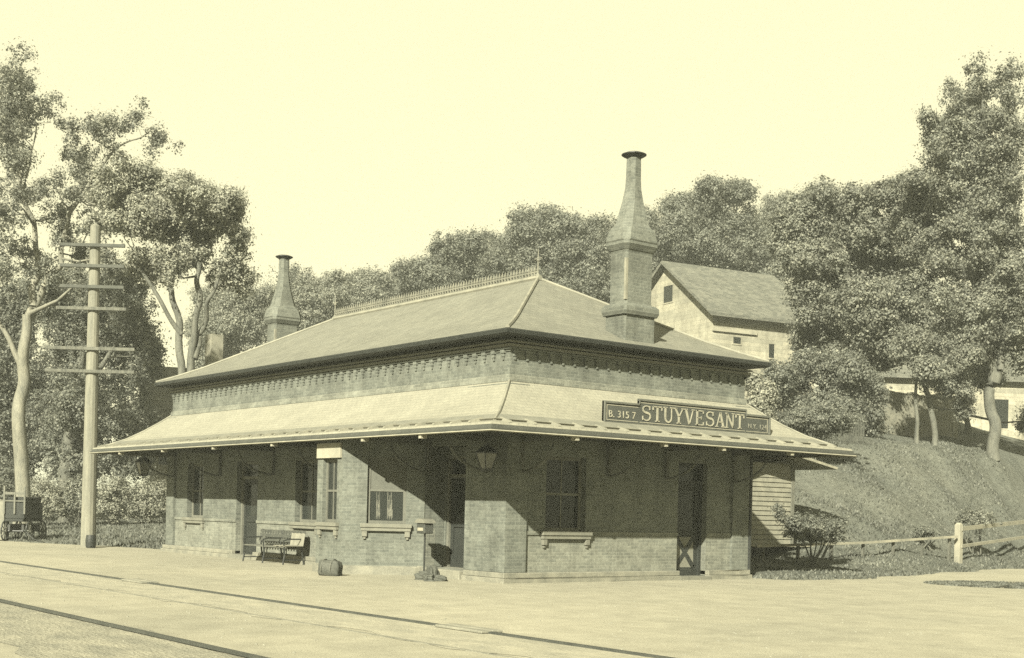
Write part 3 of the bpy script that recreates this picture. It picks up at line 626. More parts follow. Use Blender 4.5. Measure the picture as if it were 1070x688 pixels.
# keg at the pole foot
kx, ky = -41.75, 15.35
kg = tag(MB().lathe((kx, ky, 0), [(.12, 0), (.15, .02), (.17, .2), (.165, .3), (.14, .42), (.12, .42), (.12, .38)], 14).build('keg', M['dark']), 'small dark keg standing at the foot of the telegraph pole', 'keg')
MB().lathe((kx, ky, 0), [(.155, .06), (.163, .06), (.168, .1), (.16, .1)], 14).build('hoop', M['iron'], kg)
# telegraph pole
tx, ty = -42.45, 15.52
tp = thing('telegraph_pole', 'tall weathered telegraph pole with six crossarms at the platform end', 'telegraph pole', (tx, ty, 0))
MB().tube([(tx, ty, -.2), (tx, ty, 3), (tx, ty, 7.2), (tx, ty, 10.6)], [.245, .225, .19, .165], 14).lathe((tx, ty, 10.6), [(.165, 0), (.01, .12)], 14).build('pole', M['pole'], tp)
ad = Vector((.60, .80, 0)).normalized()    # arms lie across the tracks, turned a little
for k, (py_, L) in enumerate(((258, 1.05), (279, 1.05), (300, 1.05), (322, 1.15), (363, 1.45), (386, 1.45))):
    z = at(102, py_, 43)[2]-.02*k; c = Vector((tx, ty, z))+Vector((-F[0], -F[1], 0))*.22
    A, B = c-ad*L, c+ad*L
    fr = Frame(c, ad, (-F[0], -F[1], 0)); mb = MB().box(-L, L, -.04, .05, -.055, .055, fr)
    a_ = mb.build('crossarm', M['bark'] if k > 2 else mat('dark_arm', .09, .3), tp, bevel=.01)
    for j in np.linspace(-L+.1, L-.1, 8):
        if abs(j) < .2: continue
        q = fr.p(j, 0, .055); MB().lathe((q[0], q[1], q[2]), [(.012, 0), (.012, .06), (.03, .065), (.035, .1), (.02, .14), (.004, .15)], 8).build('insulator', mat('insulator_glass', .12, .2, rough=.2), a_)
# baggage wagon
wx, wy = -48.6, 15.2
wg = thing('baggage_wagon', 'dark four wheeled baggage wagon parked at the left end of the platform', 'wagon', (wx, wy, 0))
FW = Frame((wx, wy, 0), (R[0], R[1], 0), (-F[0], -F[1], 0))
b_ = MB().box(-.34, .32, -1.5, .5, .72, .82, FW).box(-.36, .34, -1.4, .45, .821, 1.42, FW).box(-.34, .32, -1.3, .38, 1.421, 1.62, FW)
b_.build('body', M['wagon'], wg, bevel=.02)
r_ = MB()
for a in (-.38, .0, .36): r_.box(a-.03, a+.03, .46, .51, 1.0, 2.0 if abs(a) > .1 else 1.8, FW)
r_.box(-.42, .40, .47, .50, 1.7, 1.79, FW).box(-.42, .40, .47, .50, 1.45, 1.49, FW); r_.build('end_rack', mat('rack_wood', .17, .3), wg)
def wheel(a, d, r_=.36):
    c = FW.p(a, d, r_+.01); T = FW.T; N_ = FW.N
    up_ = Vector((0, 0, 1)); ty_ = MB()
    ringp = [c+(N_*math.cos(t)+up_*math.sin(t))*r_ for t in np.linspace(0, 2*math.pi, 25)]
    ty_.tube(ringp, .03, 6, cap=False); o = ty_.build('wheel', M['iron'], wg)
    sp = MB().tube([c-T*.08, c+T*.08], .06, 8)
    for k in range(10): t = 2*math.pi*k/10; sp.tube([c, c+(N_*math.cos(t)+up_*math.sin(t))*(r_-.02)], .016, 5)
    sp.build('spokes', mat('spoke_paint', .14, .3), o)
for a in (-.46, .44):
    for d in (.15, -1.15): wheel(a, d)
MB().tube([FW.p(-.42, .15, .37), FW.p(.40, .15, .37)], .035, 8).tube([FW.p(-.42, -1.15, .37), FW.p(.40, -1.15, .37)], .035, 8).box(-.3, -.22, -1.3, .3, .4, .62, FW).box(.2, .28, -1.3, .3, .4, .62, FW).build('axle', M['iron'], wg)
MB().tube([FW.p(.3, .4, .45), FW.p(.8, .7, .1), FW.p(1.1, .85, .04)], .025, 6).build('drawbar', M['iron'], wg)
tag(MB().box(-1.02, -.52, -.4, .1, .03, 1.46, FW).box(-1.04, -.50, -.42, .12, 1.461, 1.50, FW).build('crate', mat('pale_crate', .25, .3, 4), bevel=.01), 'tall pale crate standing left of the baggage wagon', 'crate')

# ------------------------------------------------------------------ shed behind the station, fence, plank
sh = thing('clapboard_shed', 'small clapboard shed on short posts just behind the station', 'shed', (-28, 30.3, 0))
sx0, sx1, sy0, sy1, sz0, sz1 = -30.2, -26.0, 28.3, 31.25, .72, 3.15
wl = MB()
n = 17
for k in range(n):
    z = sz0+(sz1-sz0)*k/n; z1 = sz0+(sz1-sz0)*(k+1)/n
    wl.loft([[(sx0-.03, sy0-.03, z), (sx1+.03, sy0-.03, z), (sx1+.03, sy1+.03, z), (sx0-.03, sy1+.03, z)], [(sx0, sy0, z1), (sx1, sy0, z1), (sx1, sy1, z1), (sx0, sy1, z1)]], cap=(k in (0, n-1)))
wl.build('wall', M['clap'], sh)
rf = MB(); rf.loft([[(xx, sy0-.4, 3.36), (xx, sy0+.6, 3.72), (xx, sy1+1.2, 3.10), (xx, sy1+1.2, 3.03), (xx, sy0+.6, 3.62), (xx, sy0-.4, 3.28)] for xx in (sx0-.3, sx1+.75)])
rf.build('roof', M['plank'], sh)
for y_ in (sy0-.02, sy1-.08): MB().box(sx1, sx1+.05, y_, y_+.13, .72, 3.12).build('corner_board', M['timber'], sh)
MB().box(sx1-.05, sx1+.14, sy0-.3, sy1+1.2, .64, .71).build('sill_plank', M['plank'], sh)
for yy in (sy0+.1, (sy0+sy1)/2, sy1-.1):
    for xx in (sx0+.1, sx1-.12): MB().box(xx-.08, xx+.08, yy-.08, yy+.08, -.2, .70).build('post', M['dark'], sh)
MB().box(sx1-.5, sx1-.42, sy0, sy1, -.2, .63).build('underfloor_shade', M['dark'], sh)  # dark sheet set back as the shade under the raised floor
dp = tag(MB().tube([(X0+.02, YR+.16, .05), (X0+.02, YR+.16, 2.9), (X0+.45, YR+.5, 3.06)], .055, 8).build('downpipe', M['dark']), 'dark rainwater pipe beside the end wall of the station', 'downpipe')
def uphill(px, D, zt):
    while gz(*at(px, 590, D)[:2]) < zt and D < 60: D += .1
    return tuple(at(px, 590, D)[:2])
fp = [tuple(at(1001, 594, 42.4)[:2]), uphill(1092, 42.5, .55), uphill(1190, 43, 1.1)]
fe = thing('rail_fence', 'two rail timber fence with a stout square post beside the gravel road', 'fence', (*fp[0], 0))
for i, (x, y) in enumerate(fp):
    z = gz(x, y); MB().box(x-.10, x+.10, y-.10, y+.10, z-.3, z+1.24).loft([[(x-.1, y-.1, z+1.241), (x+.1, y-.1, z+1.241), (x+.1, y+.1, z+1.241), (x-.1, y+.1, z+1.241)], [(x-.05, y-.05, z+1.31), (x+.05, y-.05, z+1.31), (x+.05, y+.05, z+1.31), (x-.05, y+.05, z+1.31)]]).build('post', mat('fence_timber', .33, .25, 3, 30), fe, bevel=.01)
for i in range(2):
    for h, t in ((1.12, .07), (.55, .05)):
        a, b = fp[i], fp[i+1]; A = Vector((*a, gz(*a)+h)); B = Vector((*b, gz(*b)+h)); fr = Frame(A, (B-A), (1, -.3, 0)); L = (B-A).length
        MB().loft([[fr.O+Vector((e*.04+.1, 0, s*t)) for e, s in ((-1, -1), (1, -1), (1, 1), (-1, 1))], [B+Vector((e*.04+.1, 0, s*t)) for e, s in ((-1, -1), (1, -1), (1, 1), (-1, 1))]]).build('rail', mat('fence_timber', .33, .25, 3, 30), fe)
# long low rail from the shed to the fence post
A, B = Vector(at(790, 571, 36)), Vector(at(1000, 561, 42.2))
lr = thing('low_rail', 'long weathered timber rail on short stakes crossing the grass bank below the bush', 'rail', (A.x, A.y, 0))
MB().loft([[p+Vector((e*.035, 0, q*.035)) for e, q in ((-1, -1), (1, -1), (1, 1), (-1, 1))] for p in (A, A.lerp(B, .5)+Vector((0, 0, -.05)), B)]).build('rail', M['plank'], lr)
for k in range(7):
    p = A.lerp(B, .04+k*.155); z = gz(p.x, p.y); MB().box(p.x-.12, p.x-.05, p.y-.04, p.y+.04, z-.2, max(p.z+.02, z+.05)).build('stake', M['bark'], lr)

# ------------------------------------------------------------------ foliage
def leaves(centers, radii, n_cl, per, size, r, squash=.8, crad=.45):
    """leaf quads in clumps spread through ellipsoids; arrays of verts, faces"""
    n_cl = int(n_cl*2.0); per = int(per*2.4); size = size*.42; crad = crad*.80
    C_ = np.array(centers, float); S = np.array(radii, float)
    wgt = (S.prod(1))**(2/3); wgt = wgt/wgt.sum()
    k = r.choice(len(C_), n_cl, p=wgt)
    d = r.normal(size=(n_cl, 3)); d /= np.linalg.norm(d, axis=1)[:, None]
    rr = r.uniform(.1, 1, n_cl)**.45*r.uniform(.82, 1.22, n_cl); rr = np.where(r.uniform(size=n_cl) < .16, rr*r.uniform(1.1, 1.6, n_cl), rr)
    cc = C_[k]+d*S[k]*rr[:, None]
    cs = crad*r.uniform(.35, 1.0, n_cl)*np.where(r.uniform(size=n_cl) < .2, 1.7, 1.0)
    o = r.normal(size=(n_cl, per, 3))*.5; o[..., 2] *= squash
    p = (cc[:, None]+o*cs[:, None, None]).reshape(-1, 3)
    out = (o+d[:, None]*.5+np.array([0, 0, .5])+r.normal(size=o.shape)*.55).reshape(-1, 3)
    out /= np.linalg.norm(out, axis=1)[:, None]
    h = r.normal(size=p.shape); t1 = np.cross(out, h); t1 /= np.linalg.norm(t1, axis=1)[:, None]; t2 = np.cross(out, t1)
    s = size*r.uniform(.55, 1.3, len(p))[:, None]
    V = np.stack([p-t1*s*.62, p-t2*s*.42+out*s*.06, p+t1*s*.7, p+t2*s*.42+out*s*.06], 1).reshape(-1, 3)
    return V, cc
def leaf_obj(name, V, m, parent=None):
    n = len(V)//4; me = bpy.data.meshes.new(name); me.vertices.add(len(V)); me.vertices.foreach_set('co', V.astype(np.float32).ravel())
    me.loops.add(n*4); me.loops.foreach_set('vertex_index', np.arange(n*4, dtype=np.int32)); me.polygons.add(n)
    me.polygons.foreach_set('loop_start', np.arange(n, dtype=np.int32)*4); me.polygons.foreach_set('loop_total', np.full(n, 4, np.int32)); me.update(calc_edges=True); me.validate()
    me.materials.append(m); o = bpy.data.objects.new(name, me); COL.objects.link(o)
    if parent is not None: put(o, parent)
    return o
LM = dict(a=leaf_mat('leaf_mid', .155), b=leaf_mat('leaf_dark', .128), c=leaf_mat('leaf_pale', .21), d=leaf_mat('leaf_hedge', .20))
def tree(name, label, cat, D, base, blobs, trunks, lm, n_cl, per=26, size=.26, crad=.55, bark='bark', seed=1, depth=.9, group=None, limbs=True, airy=False, spread=1.):
    """base: pixel x of the trunk foot; blobs: (x, y, rx, ry) in photo pixels at depth D; trunks: pixel polylines with radii"""
    r = np.random.default_rng(seed); u = D/FPX
    b = at(base, 540, D); b[2] = gz(b[0], b[1])
    o = thing(name, label, cat, tuple(b), group)
    C_, S = [], []
    allx = [q[0] for q in blobs]; half = (max(allx)-min(allx))/2*u*.55+.4
    for (x, y, rx, ry) in blobs:
        dd = r.uniform(-1, 1)*half*depth
        C_.append(at(x, y, D)+dd*F); S.append((rx*u*1.05*spread, rx*u*.95*spread, ry*u*1.1*spread))
    C2, S2 = [], []
    for c_, s_2 in zip(C_, S):          # each bough breaks into lobes with gaps between
        C2.append(c_); S2.append(tuple(.8*np.array(s_2)))
        nl = 6 if max(s_2) > .55 else 3
        if airy: C2.pop(); S2.pop(); nl = 13
        for k in range(nl):
            dv = r.normal(size=3); dv /= np.linalg.norm(dv); f_ = r.uniform(.32, .55) if not airy else r.uniform(.2, .44)
            C2.append(c_+dv*np.array(s_2)*(r.uniform(.55, 1.0) if not airy else r.uniform(.1, 1.4))); S2.append(tuple(f_*np.array(s_2)*r.uniform(.8, 1.15, 3)))
    V, cc = leaves(C2, S2, n_cl, per, size, r, crad=crad)
    leaf_obj('crown', V, LM[lm], o)
    tk = MB(); tips = []
    for pl_ in trunks:
        pts = []
        for i, (x, y, rp) in enumerate(pl_):
            q = at(x, y, D)+F*(.25*half*math.sin(i*1.7+x))*(0 if i == 0 else .5)
            if y >= 9999 or (i == 0 and pl_ is trunks[0]): q = np.array([b[0], b[1], b[2]-.3])
            pts.append(q)
        # resample with a little wander
        P = [pts[0]]; RR = [pl_[0][2]*u]
        for i in range(len(pts)-1):
            for s in (1/3, 2/3, 1):
                q = pts[i]*(1-s)+pts[i+1]*s
                if s < 1: q = q+r.normal(size=3)*.1
                P.append(q); RR.append((pl_[i][2]*(1-s)+pl_[i+1][2]*s)*u*.82)
        for _ in range(2):              # round the kinks off
            P2, R2 = [P[0]], [RR[0]]
            for i in range(len(P)-1):
                P2 += [P[i]*.75+P[i+1]*.25, P[i]*.25+P[i+1]*.75]; R2 += [RR[i]*.75+RR[i+1]*.25, RR[i]*.25+RR[i+1]*.75]
            P, RR = P2+[P[-1]], R2+[RR[-1]]
        tk.tube(P, RR, 9); tips += list(zip(P[len(P)//3:], RR[len(RR)//3:]))
    if limbs and tips:
        for q in C_:
            j = min(range(len(tips)), key=lambda k: np.linalg.norm(tips[k][0]-q)+max(0, tips[k][0][2]-q[2])*2)
            a, ra = tips[j]; ra = min(ra*.55, .14)
            mid = (a+q)/2+r.normal(size=3)*.25+np.array([0, 0, -.15]); tk.tube([a, mid, q], [ra, ra*.7, ra*.3], 6)
            for _ in range(3):
                e = q+r.normal(size=3)*np.array([1, 1, .8])*.42; tk.tube([mid*.4+q*.6, (q+e)/2+r.normal(size=3)*.15, e], [ra*.4, ra*.25, .012], 5)
    tk.build('trunk', M[bark], o, smooth=True)
    return o
# left side
tree('elm_tree', 'tall sparse elm with a pale forked trunk at the left edge', 'tree', 56, 22,
     [(25, 98, 24, 20), (10, 118, 16, 22), (45, 112, 9, 8), (12, 150, 16, 16), (32, 150, 14, 12), (8, 190, 18, 16), (34, 186, 14, 14), (14, 232, 20, 12), (75, 158, 13, 12), (93, 180, 17, 17), (100, 138, 15, 12), (140, 122, 11, 9), (160, 137, 12, 11), (118, 150, 14, 10), (70, 202, 15, 14), (98, 208, 14, 14), (62, 240, 12, 10), (112, 195, 12, 11), (-20, 120, 25, 40), (-25, 220, 25, 40), (62, 258, 16, 10), (104, 246, 15, 11), (45, 278, 14, 9), (86, 292, 14, 11), (112, 272, 13, 11), (20, 262, 16, 10), (8, 290, 16, 12), (128, 210, 14, 10), (50, 215, 12, 12)],
     [[(22, 520, 10), (22, 440, 8.5), (26, 380, 7.5), (31, 330, 5.5)], [(31, 330, 5), (42, 290, 4), (35, 243, 3.2), (24, 205, 2.6), (14, 160, 2), (22, 110, 1.2)], [(31, 335, 4.5), (48, 295, 4), (61, 268, 3.5), (75, 224, 2.6), (90, 196, 2), (122, 158, 1.4), (155, 135, .8)], [(24, 385, 4), (8, 350, 3), (-12, 320, 2)], [(24, 205, 2), (34, 175, 1.4), (40, 130, .8)]],
     'a', 820, per=17, size=.20, crad=.46, bark='palebark', seed=11, airy=True, spread=1.42)
tree('maple_tree', 'rounded pale maple with several thin stems behind the telegraph pole', 'tree', 53, 196,
     [(150, 205, 30, 18), (190, 192, 28, 13), (205, 218, 32, 20), (235, 238, 22, 20), (250, 268, 17, 17), (160, 240, 32, 20), (200, 256, 32, 20), (130, 232, 18, 16), (228, 282, 17, 11), (150, 272, 18, 12), (124, 205, 12, 14), (255, 292, 10, 8), (185, 285, 18, 10)],
     [[(196, 470, 7), (192, 385, 5), (188, 340, 4.5), (178, 300, 3.5), (165, 262, 2)], [(200, 400, 5), (205, 330, 4), (210, 280, 3), (205, 230, 1.5)], [(203, 375, 4), (213, 340, 3.2), (222, 310, 2.4), (236, 275, 1.2)], [(190, 350, 3), (160, 300, 2.4), (146, 270, 1.4)]],
     'c', 1200, per=24, size=.20, crad=.46, bark='bark', seed=12, airy=True, spread=1.1)
tree('dark_maple', 'dense dark tree mass behind the telegraph pole crossarms', 'tree', 66, 70,
     [(78, 292, 26, 14), (118, 284, 20, 14), (100, 305, 26, 14), (142, 305, 16, 12), (52, 300, 22, 14), (60, 325, 40, 24), (100, 318, 30, 26), (140, 330, 26, 26), (60, 375, 44, 32), (115, 370, 40, 36), (155, 375, 22, 28), (60, 430, 44, 34), (110, 435, 44, 36), (150, 440, 22, 30), (80, 480, 45, 25), (130, 480, 40, 22)],
     [[(70, 540, 9), (72, 470, 8), (80, 390, 6), (85, 320, 3)], [(76, 440, 5), (110, 380, 3), (135, 340, 2)]], 'b', 1300, per=26, size=.24, crad=.6, seed=13)
tree('dark_cedar', 'very dark dense tree behind the pale elm trunk at left', 'tree', 68, 2,
     [(5, 330, 26, 40), (-5, 400, 32, 50), (20, 390, 22, 46), (10, 460, 34, 40), (-30, 360, 30, 60), (0, 500, 34, 26), (34, 430, 18, 30)], [[(2, 545, 8), (2, 450, 7), (4, 330, 3)]], 'b', 900, per=26, size=.25, crad=.6, seed=14)
def shrub(name, label, D, x, y, rx, ry, lm, n_cl=120, seed=1, cat='shrub', size=.17, blobs=None, group=None, crad=.3):
    r = np.random.default_rng(seed); u = D/FPX; b = at(x, y, D); g0 = gz(b[0], b[1]); zc = b[2]
    o = thing(name, label, cat, (b[0], b[1], g0), group)
    C_, S = [], []
    for (bx_, by_, p, q) in (blobs or [(x, y, rx, ry), (x-rx*.5, y+ry*.25, rx*.5, ry*.6), (x+rx*.5, y+ry*.2, rx*.5, ry*.65), (x+rx*.1, y-ry*.35, rx*.5, ry*.5)]):
        C_.append(at(bx_, by_, D)+F*r.uniform(-.5, .5)*p*u); S.append((p*u, p*u, q*u))
    V, cc = leaves(C_, S, n_cl, 22, size, r, crad=crad); leaf_obj('foliage', V, LM[lm], o)
    st_ = MB()
    for k in range(9):
        e = cc[r.integers(len(cc))]; a = np.array([b[0]+r.normal()*.12, b[1]+r.normal()*.12, g0-.05]); st_.tube([a, (a+e)/2+r.normal(size=3)*.1, e], [.025, .018, .006], 5)
    st_.build('stem', M['bark'], o)
    return o
for k, (x, y, rx, ry, lm, lab) in enumerate(((50, 522, 24, 20, 'd', 'sunlit shrub between the wagon and the telegraph pole'), (80, 520, 18, 20, 'a', 'darker shrub just left of the telegraph pole'), (122, 520, 22, 22, 'd', 'pale sunlit shrub just right of the telegraph pole'), (158, 522, 20, 22, 'd', 'pale sunlit shrub against the far end of the station'), (0, 520, 22, 24, 'b', 'dark shrub behind the baggage wagon'))):
    shrub('garden_shrub', lab, 61.5, x, y, rx, ry, lm, 150, 30+k, group='shrubs along the lawn', crad=.35)
# tree line on the hill behind
def hilltree(lab, D, base, blobs, lm, n_cl, seed, trunk_top, size=.3, crad=.75, name='hill_tree'):
    return tree(name, lab, 'tree', D, base, blobs, [[(base, 520, 7), (base+2, (trunk_top+520)/2, 5), (base, trunk_top, 2)]], lm, n_cl, per=24, size=size, crad=crad, seed=seed, group='trees along the hill behind the station')
hilltree('low hazy tree on the hill left of the far chimney', 100, 245, [(245, 318, 32, 18), (225, 335, 25, 20), (270, 330, 26, 22), (250, 345, 40, 18)], 'a', 420, 41, 330)
hilltree('rounded tree on the hill just right of the far chimney', 100, 340, [(338, 302, 26, 20), (325, 312, 20, 18), (362, 306, 20, 18), (340, 325, 45, 22), (312, 325, 16, 16)], 'a', 520, 42, 320)
hilltree('small notched tree on the skyline above the ridge cresting', 102, 395, [(385, 296, 14, 16), (392, 310, 24, 16), (402, 298, 8, 10), (370, 318, 20, 16)], 'a', 300, 43, 310)
hilltree('broad tree on the hill above the far half of the roof', 98, 470, [(440, 290, 22, 16), (470, 270, 26, 18), (490, 262, 20, 14), (500, 280, 30, 20), (460, 292, 30, 18), (425, 296, 16, 12)], 'b', 560, 44, 290)
hilltree('tall broad tree on the hill above the near end of the ridge', 92, 575, [(575, 228, 26, 14), (550, 245, 28, 20), (600, 240, 30, 20), (575, 265, 45, 24), (620, 262, 30, 26), (535, 270, 30, 20), (560, 290, 50, 18), (620, 295, 35, 22)], 'b', 950, 45, 260)
hilltree('tall twin topped tree behind the white barn', 96, 745, [(718, 212, 18, 16), (740, 204, 18, 14), (765, 206, 20, 15), (740, 225, 42, 20), (780, 235, 26, 24), (710, 245, 22, 26), (750, 255, 50, 26), (695, 270, 16, 22), (790, 265, 24, 24)], 'b', 1000, 46, 230)
sky_line = [(228, 312, 30, 'low rounded tree filling the skyline just left of the far chimney'), (305, 298, 24, 'tree rising directly right of the far chimney cap'), (372, 300, 22, 'small tree in the skyline dip left of the notched tree'), (418, 296, 22, 'small tree in the skyline dip right of the notched tree'), (452, 282, 24, 'tree just behind the middle of the ridge cresting'), (520, 262, 26, 'tree left of the tall broad tree above the ridge'), (640, 248, 26, 'tree directly behind the near chimney bell'), (675, 240, 26, 'tree in the gap right of the near chimney'), (812, 222, 24, 'tree above the right end of the barn roof'), (700, 262, 30, 'lower tree at the left of the barn gable'), (610, 290, 34, 'lower tree left of the near chimney shaft'), (400, 322, 34, 'low tree right behind the ridge cresting middle'), (500, 300, 36, 'low wide tree behind the cresting near its high end')]
for k, (x, y, w_, lab) in enumerate(sky_line):
    hilltree(lab, 106+2*(k % 3), x, [(x, y, w_*.75, 16), (x-w_*.5, y+16, w_*.6, 18), (x+w_*.5, y+14, w_*.6, 18), (x, y+34, w_*1.1, 26), (x, y+60, w_*1.1, 24)], 'ab'[k % 2], 420, 200+k, y+20)
# right side
tree('tall_maple', 'tallest tree, a ragged pointed maple on the grass bank at right', 'tree', 57, 1037,
     [(1030, 92, 16, 18), (1018, 76, 7, 12), (1045, 82, 8, 12), (1030, 140, 20, 20), (1022, 200, 22, 24), (1024, 250, 24, 24), (1058, 200, 12, 22), (1018, 208, 34, 16), (1040, 215, 26, 20), (1000, 168, 18, 14), (985, 195, 20, 14), (1012, 130, 16, 14), (1042, 105, 10, 14), (1064, 165, 8, 16), (1045, 275, 24, 20), (1045, 335, 22, 20), (1030, 300, 26, 22), (990, 98, 7, 9), (1005, 118, 20, 14), (1035, 118, 18, 18), (1048, 150, 12, 14), (1010, 150, 24, 18), (975, 142, 14, 10), (960, 132, 8, 5), (965, 165, 18, 12), (1000, 182, 30, 20), (1040, 188, 18, 22), (950, 195, 16, 12), (970, 210, 26, 18), (1010, 225, 34, 24), (1050, 235, 20, 26), (975, 255, 32, 22), (1030, 275, 36, 26), (985, 295, 34, 24), (1050, 310, 24, 28), (1015, 330, 36, 24), (975, 345, 30, 22), (1050, 355, 20, 20), (1000, 372, 30, 14), (1085, 260, 24, 60), (1085, 350, 24, 30)],
     [[(1037, 470, 8), (1037, 430, 7), (1040, 395, 6.5), (1022, 330, 6), (1018, 250, 4.6), (1022, 170, 3), (1028, 90, 1.2)], [(1040, 400, 5), (1052, 360, 4.2), (1058, 320, 3)], [(1020, 300, 3.4), (990, 250, 2.4), (968, 205, 1.2)]],
     'a', 2600, per=24, size=.21, crad=.48, bark='bark', seed=51, airy=True, spread=1.12)
tree('broad_maple', 'broad spreading maple covering the right end of the barn', 'tree', 60, 905,
     [(865, 205, 26, 14), (845, 218, 28, 16), (890, 215, 30, 16), (925, 215, 24, 18), (825, 240, 24, 18), (860, 245, 38, 20), (905, 245, 38, 22), (940, 240, 24, 22), (835, 275, 32, 18), (880, 280, 42, 22), (925, 280, 34, 24), (850, 308, 28, 16), (890, 318, 40, 20), (930, 318, 32, 22), (870, 345, 30, 18), (910, 352, 36, 22), (845, 330, 14, 10), (880, 375, 26, 14), (945, 350, 20, 20)],
     [[(905, 470, 9), (903, 420, 7), (900, 370, 6), (890, 300, 4.5), (880, 240, 2)], [(902, 400, 5), (930, 330, 3.4), (940, 270, 1.6)], [(900, 385, 4), (860, 320, 2.6), (840, 260, 1.4)]],
     'a', 2000, per=26, size=.23, crad=.5, seed=52)
tree('young_maple', 'young maple with two slender dark stems on top of the grass bank', 'tree', 56, 972,
     [(958, 385, 18, 14), (975, 360, 26, 16), (1000, 375, 18, 16), (985, 392, 14, 10), (945, 365, 20, 16), (1005, 405, 16, 14), (1012, 425, 12, 12)],
     [[(972, 470, 4.2), (974, 430, 3.6), (968, 395, 3.2), (960, 360, 2)], [(958, 469, 3), (957, 430, 2.4), (956, 390, 1.6)], [(968, 400, 2), (985, 375, 1.2)]], 'a', 420, per=24, size=.19, crad=.42, seed=53)
tree('thicket_tree', 'shadowy low tree hiding most of the white house at right', 'tree', 66, 1010,
     [(928, 366, 20, 14), (1030, 392, 16, 14), (1000, 350, 40, 20), (1078, 440, 16, 14)],
     [[(1012, 480, 4), (1010, 420, 3), (1000, 360, 1.6)]], 'b', 620, per=24, size=.22, crad=.5, seed=57)
tree('leafy_thicket', 'dark leafy thicket rising behind the board fence above the canopy end', 'tree', 58, 860,
     [(815, 400, 18, 18), (840, 385, 24, 18), (870, 395, 28, 22), (830, 420, 26, 20), (870, 425, 30, 22), (900, 410, 24, 26), (800, 425, 14, 18), (895, 440, 20, 18), (850, 445, 30, 14)],
     [[(860, 480, 4), (862, 440, 3.5), (858, 400, 2)], [(880, 460, 3), (885, 420, 2)]], 'b', 800, per=24, size=.21, crad=.45, seed=54)
shrub('fence_vine', 'tangled vines growing over the picket fence behind the canopy end', 48.3, 850, 440, 40, 14, 'b', 260, 58, 'vine', size=.15, crad=.26)
tree('shrubby_tree', 'small pale shrubby tree beside the sign end of the station roof', 'tree', 47, 792,
     [(790, 400, 9, 12), (800, 415, 12, 16), (785, 425, 9, 12), (796, 438, 14, 12)], [[(792, 480, 2), (792, 440, 1.6), (793, 405, .8)]], 'c', 150, per=22, size=.17, crad=.33, seed=55)
tree('roadside_maple', 'full round maple standing past the right end of the grass bank', 'tree', 68, 1165, [(1165, 290, 60, 40), (1130, 330, 50, 40), (1200, 330, 50, 44), (1165, 370, 66, 36), (1150, 245, 34, 26)], [[(1165, 480, 8), (1165, 420, 7), (1160, 330, 5), (1162, 260, 2)]], 'a', 900, per=24, size=.24, crad=.55, seed=59)
shrub('bank_bush', 'dark bush with straggling shoots on the bank beside the shed', 36.5, 850, 553, 30, 13, 'b', 130, 61, 'bush', size=.11, crad=.2,
      blobs=[(850, 556, 26, 12), (830, 550, 14, 12), (868, 553, 14, 11), (815, 540, 5, 8), (812, 530, 3, 6), (880, 545, 8, 4), (886, 540, 5, 3), (845, 542, 10, 6), (858, 545, 5, 8)])
shrub('bank_weed', 'low dark weed clump left of the fence post', 43, 968, 556, 12, 5, 'b', 40, 62, 'weed', size=.1, crad=.15); shrub('bank_weed', 'low leafy weed clump behind the fence rails', 45, 1020, 542, 18, 9, 'a', 70, 63, 'weed', size=.11, crad=.18)

# ------------------------------------------------------------------ buildings on the hill
def local_frame(D, x, tu, tf):
    b = at(x, 540, D); T = R*tu+F*tf; T = T/np.linalg.norm(T); N_ = np.array([T[1], -T[0], 0])
    return Frame((b[0], b[1], 0), T, N_)
fb = local_frame(75, 740, 6.1, 3.2)      # T along the long side, N towards the camera
L, W2, zb, ze, zr = 7.6, 4.66, 3.5, 13.6, 16.95
bn = thing('white_barn', 'whitewashed barn with shingled gable roof on the hill behind the chimney', 'barn', tuple(fb.p(L/2, -W2, 0)))
def gable(fr, L, W, zb, ze, zr, mb):
    ring_ = lambda a: [fr.p(a, 0, zb), fr.p(a, 0, ze), fr.p(a, -W/2, zr), fr.p(a, -W, ze), fr.p(a, -W, zb)]
    mb.loft([ring_(0), ring_(L)]); return mb
gable(fb, L, 2*W2, zb, ze-.05, zr-.2, MB()).build('wall', M['white'], bn)
def gable_roof(fr, L, W, ze, zr, ov, eo, th, m, parent):
    s = (zr-ze)/(W/2)
    ring_ = lambda a: [fr.p(a, eo, ze-eo*s), fr.p(a, -W/2, zr), fr.p(a, -W-eo, ze-eo*s), fr.p(a, -W-eo, ze-eo*s-th), fr.p(a, -W/2, zr-th), fr.p(a, eo, ze-eo*s-th)]
    return MB().loft([ring_(-ov), ring_(L+ov)]).build('roof', m, parent)
gable_roof(fb, L, 2*W2, ze, zr, .5, .55, .2, M['shingle'], bn)
def flat_window(fr, a0, a1, z0, z1, d, parent, m=None):
    o = MB().box(a0-.08, a1+.08, d+.003, d+.03, z0-.08, z0, fr).box(a0-.08, a0, d+.003, d+.03, z0, z1, fr).box(a1, a1+.08, d+.003, d+.03, z0, z1, fr).box(a0-.08, a1+.08, d+.003, d+.03, z1, z1+.08, fr).build('window', m or M['white'], parent)
    MB().box(a0, a1, d+.002, d+.012, z0, z1, fr).build('pane', M['glass'], o); return o
def hit(fr, x, y):    # where the ray through a photo pixel meets the plane d=0 of a frame: (a, z)
    d = at(x, y, 1)-np.array([0, 0, CAMH]); n_ = np.array(fr.N); O = np.array(fr.O); t = (O-np.array([0, 0, CAMH]))@n_/(d@n_); P = np.array([0, 0, CAMH])+d*t
    return float((P-O)@np.array(fr.T)), float(P[2])
fg = Frame(fb.O, -fb.N, -fb.T)           # gable face
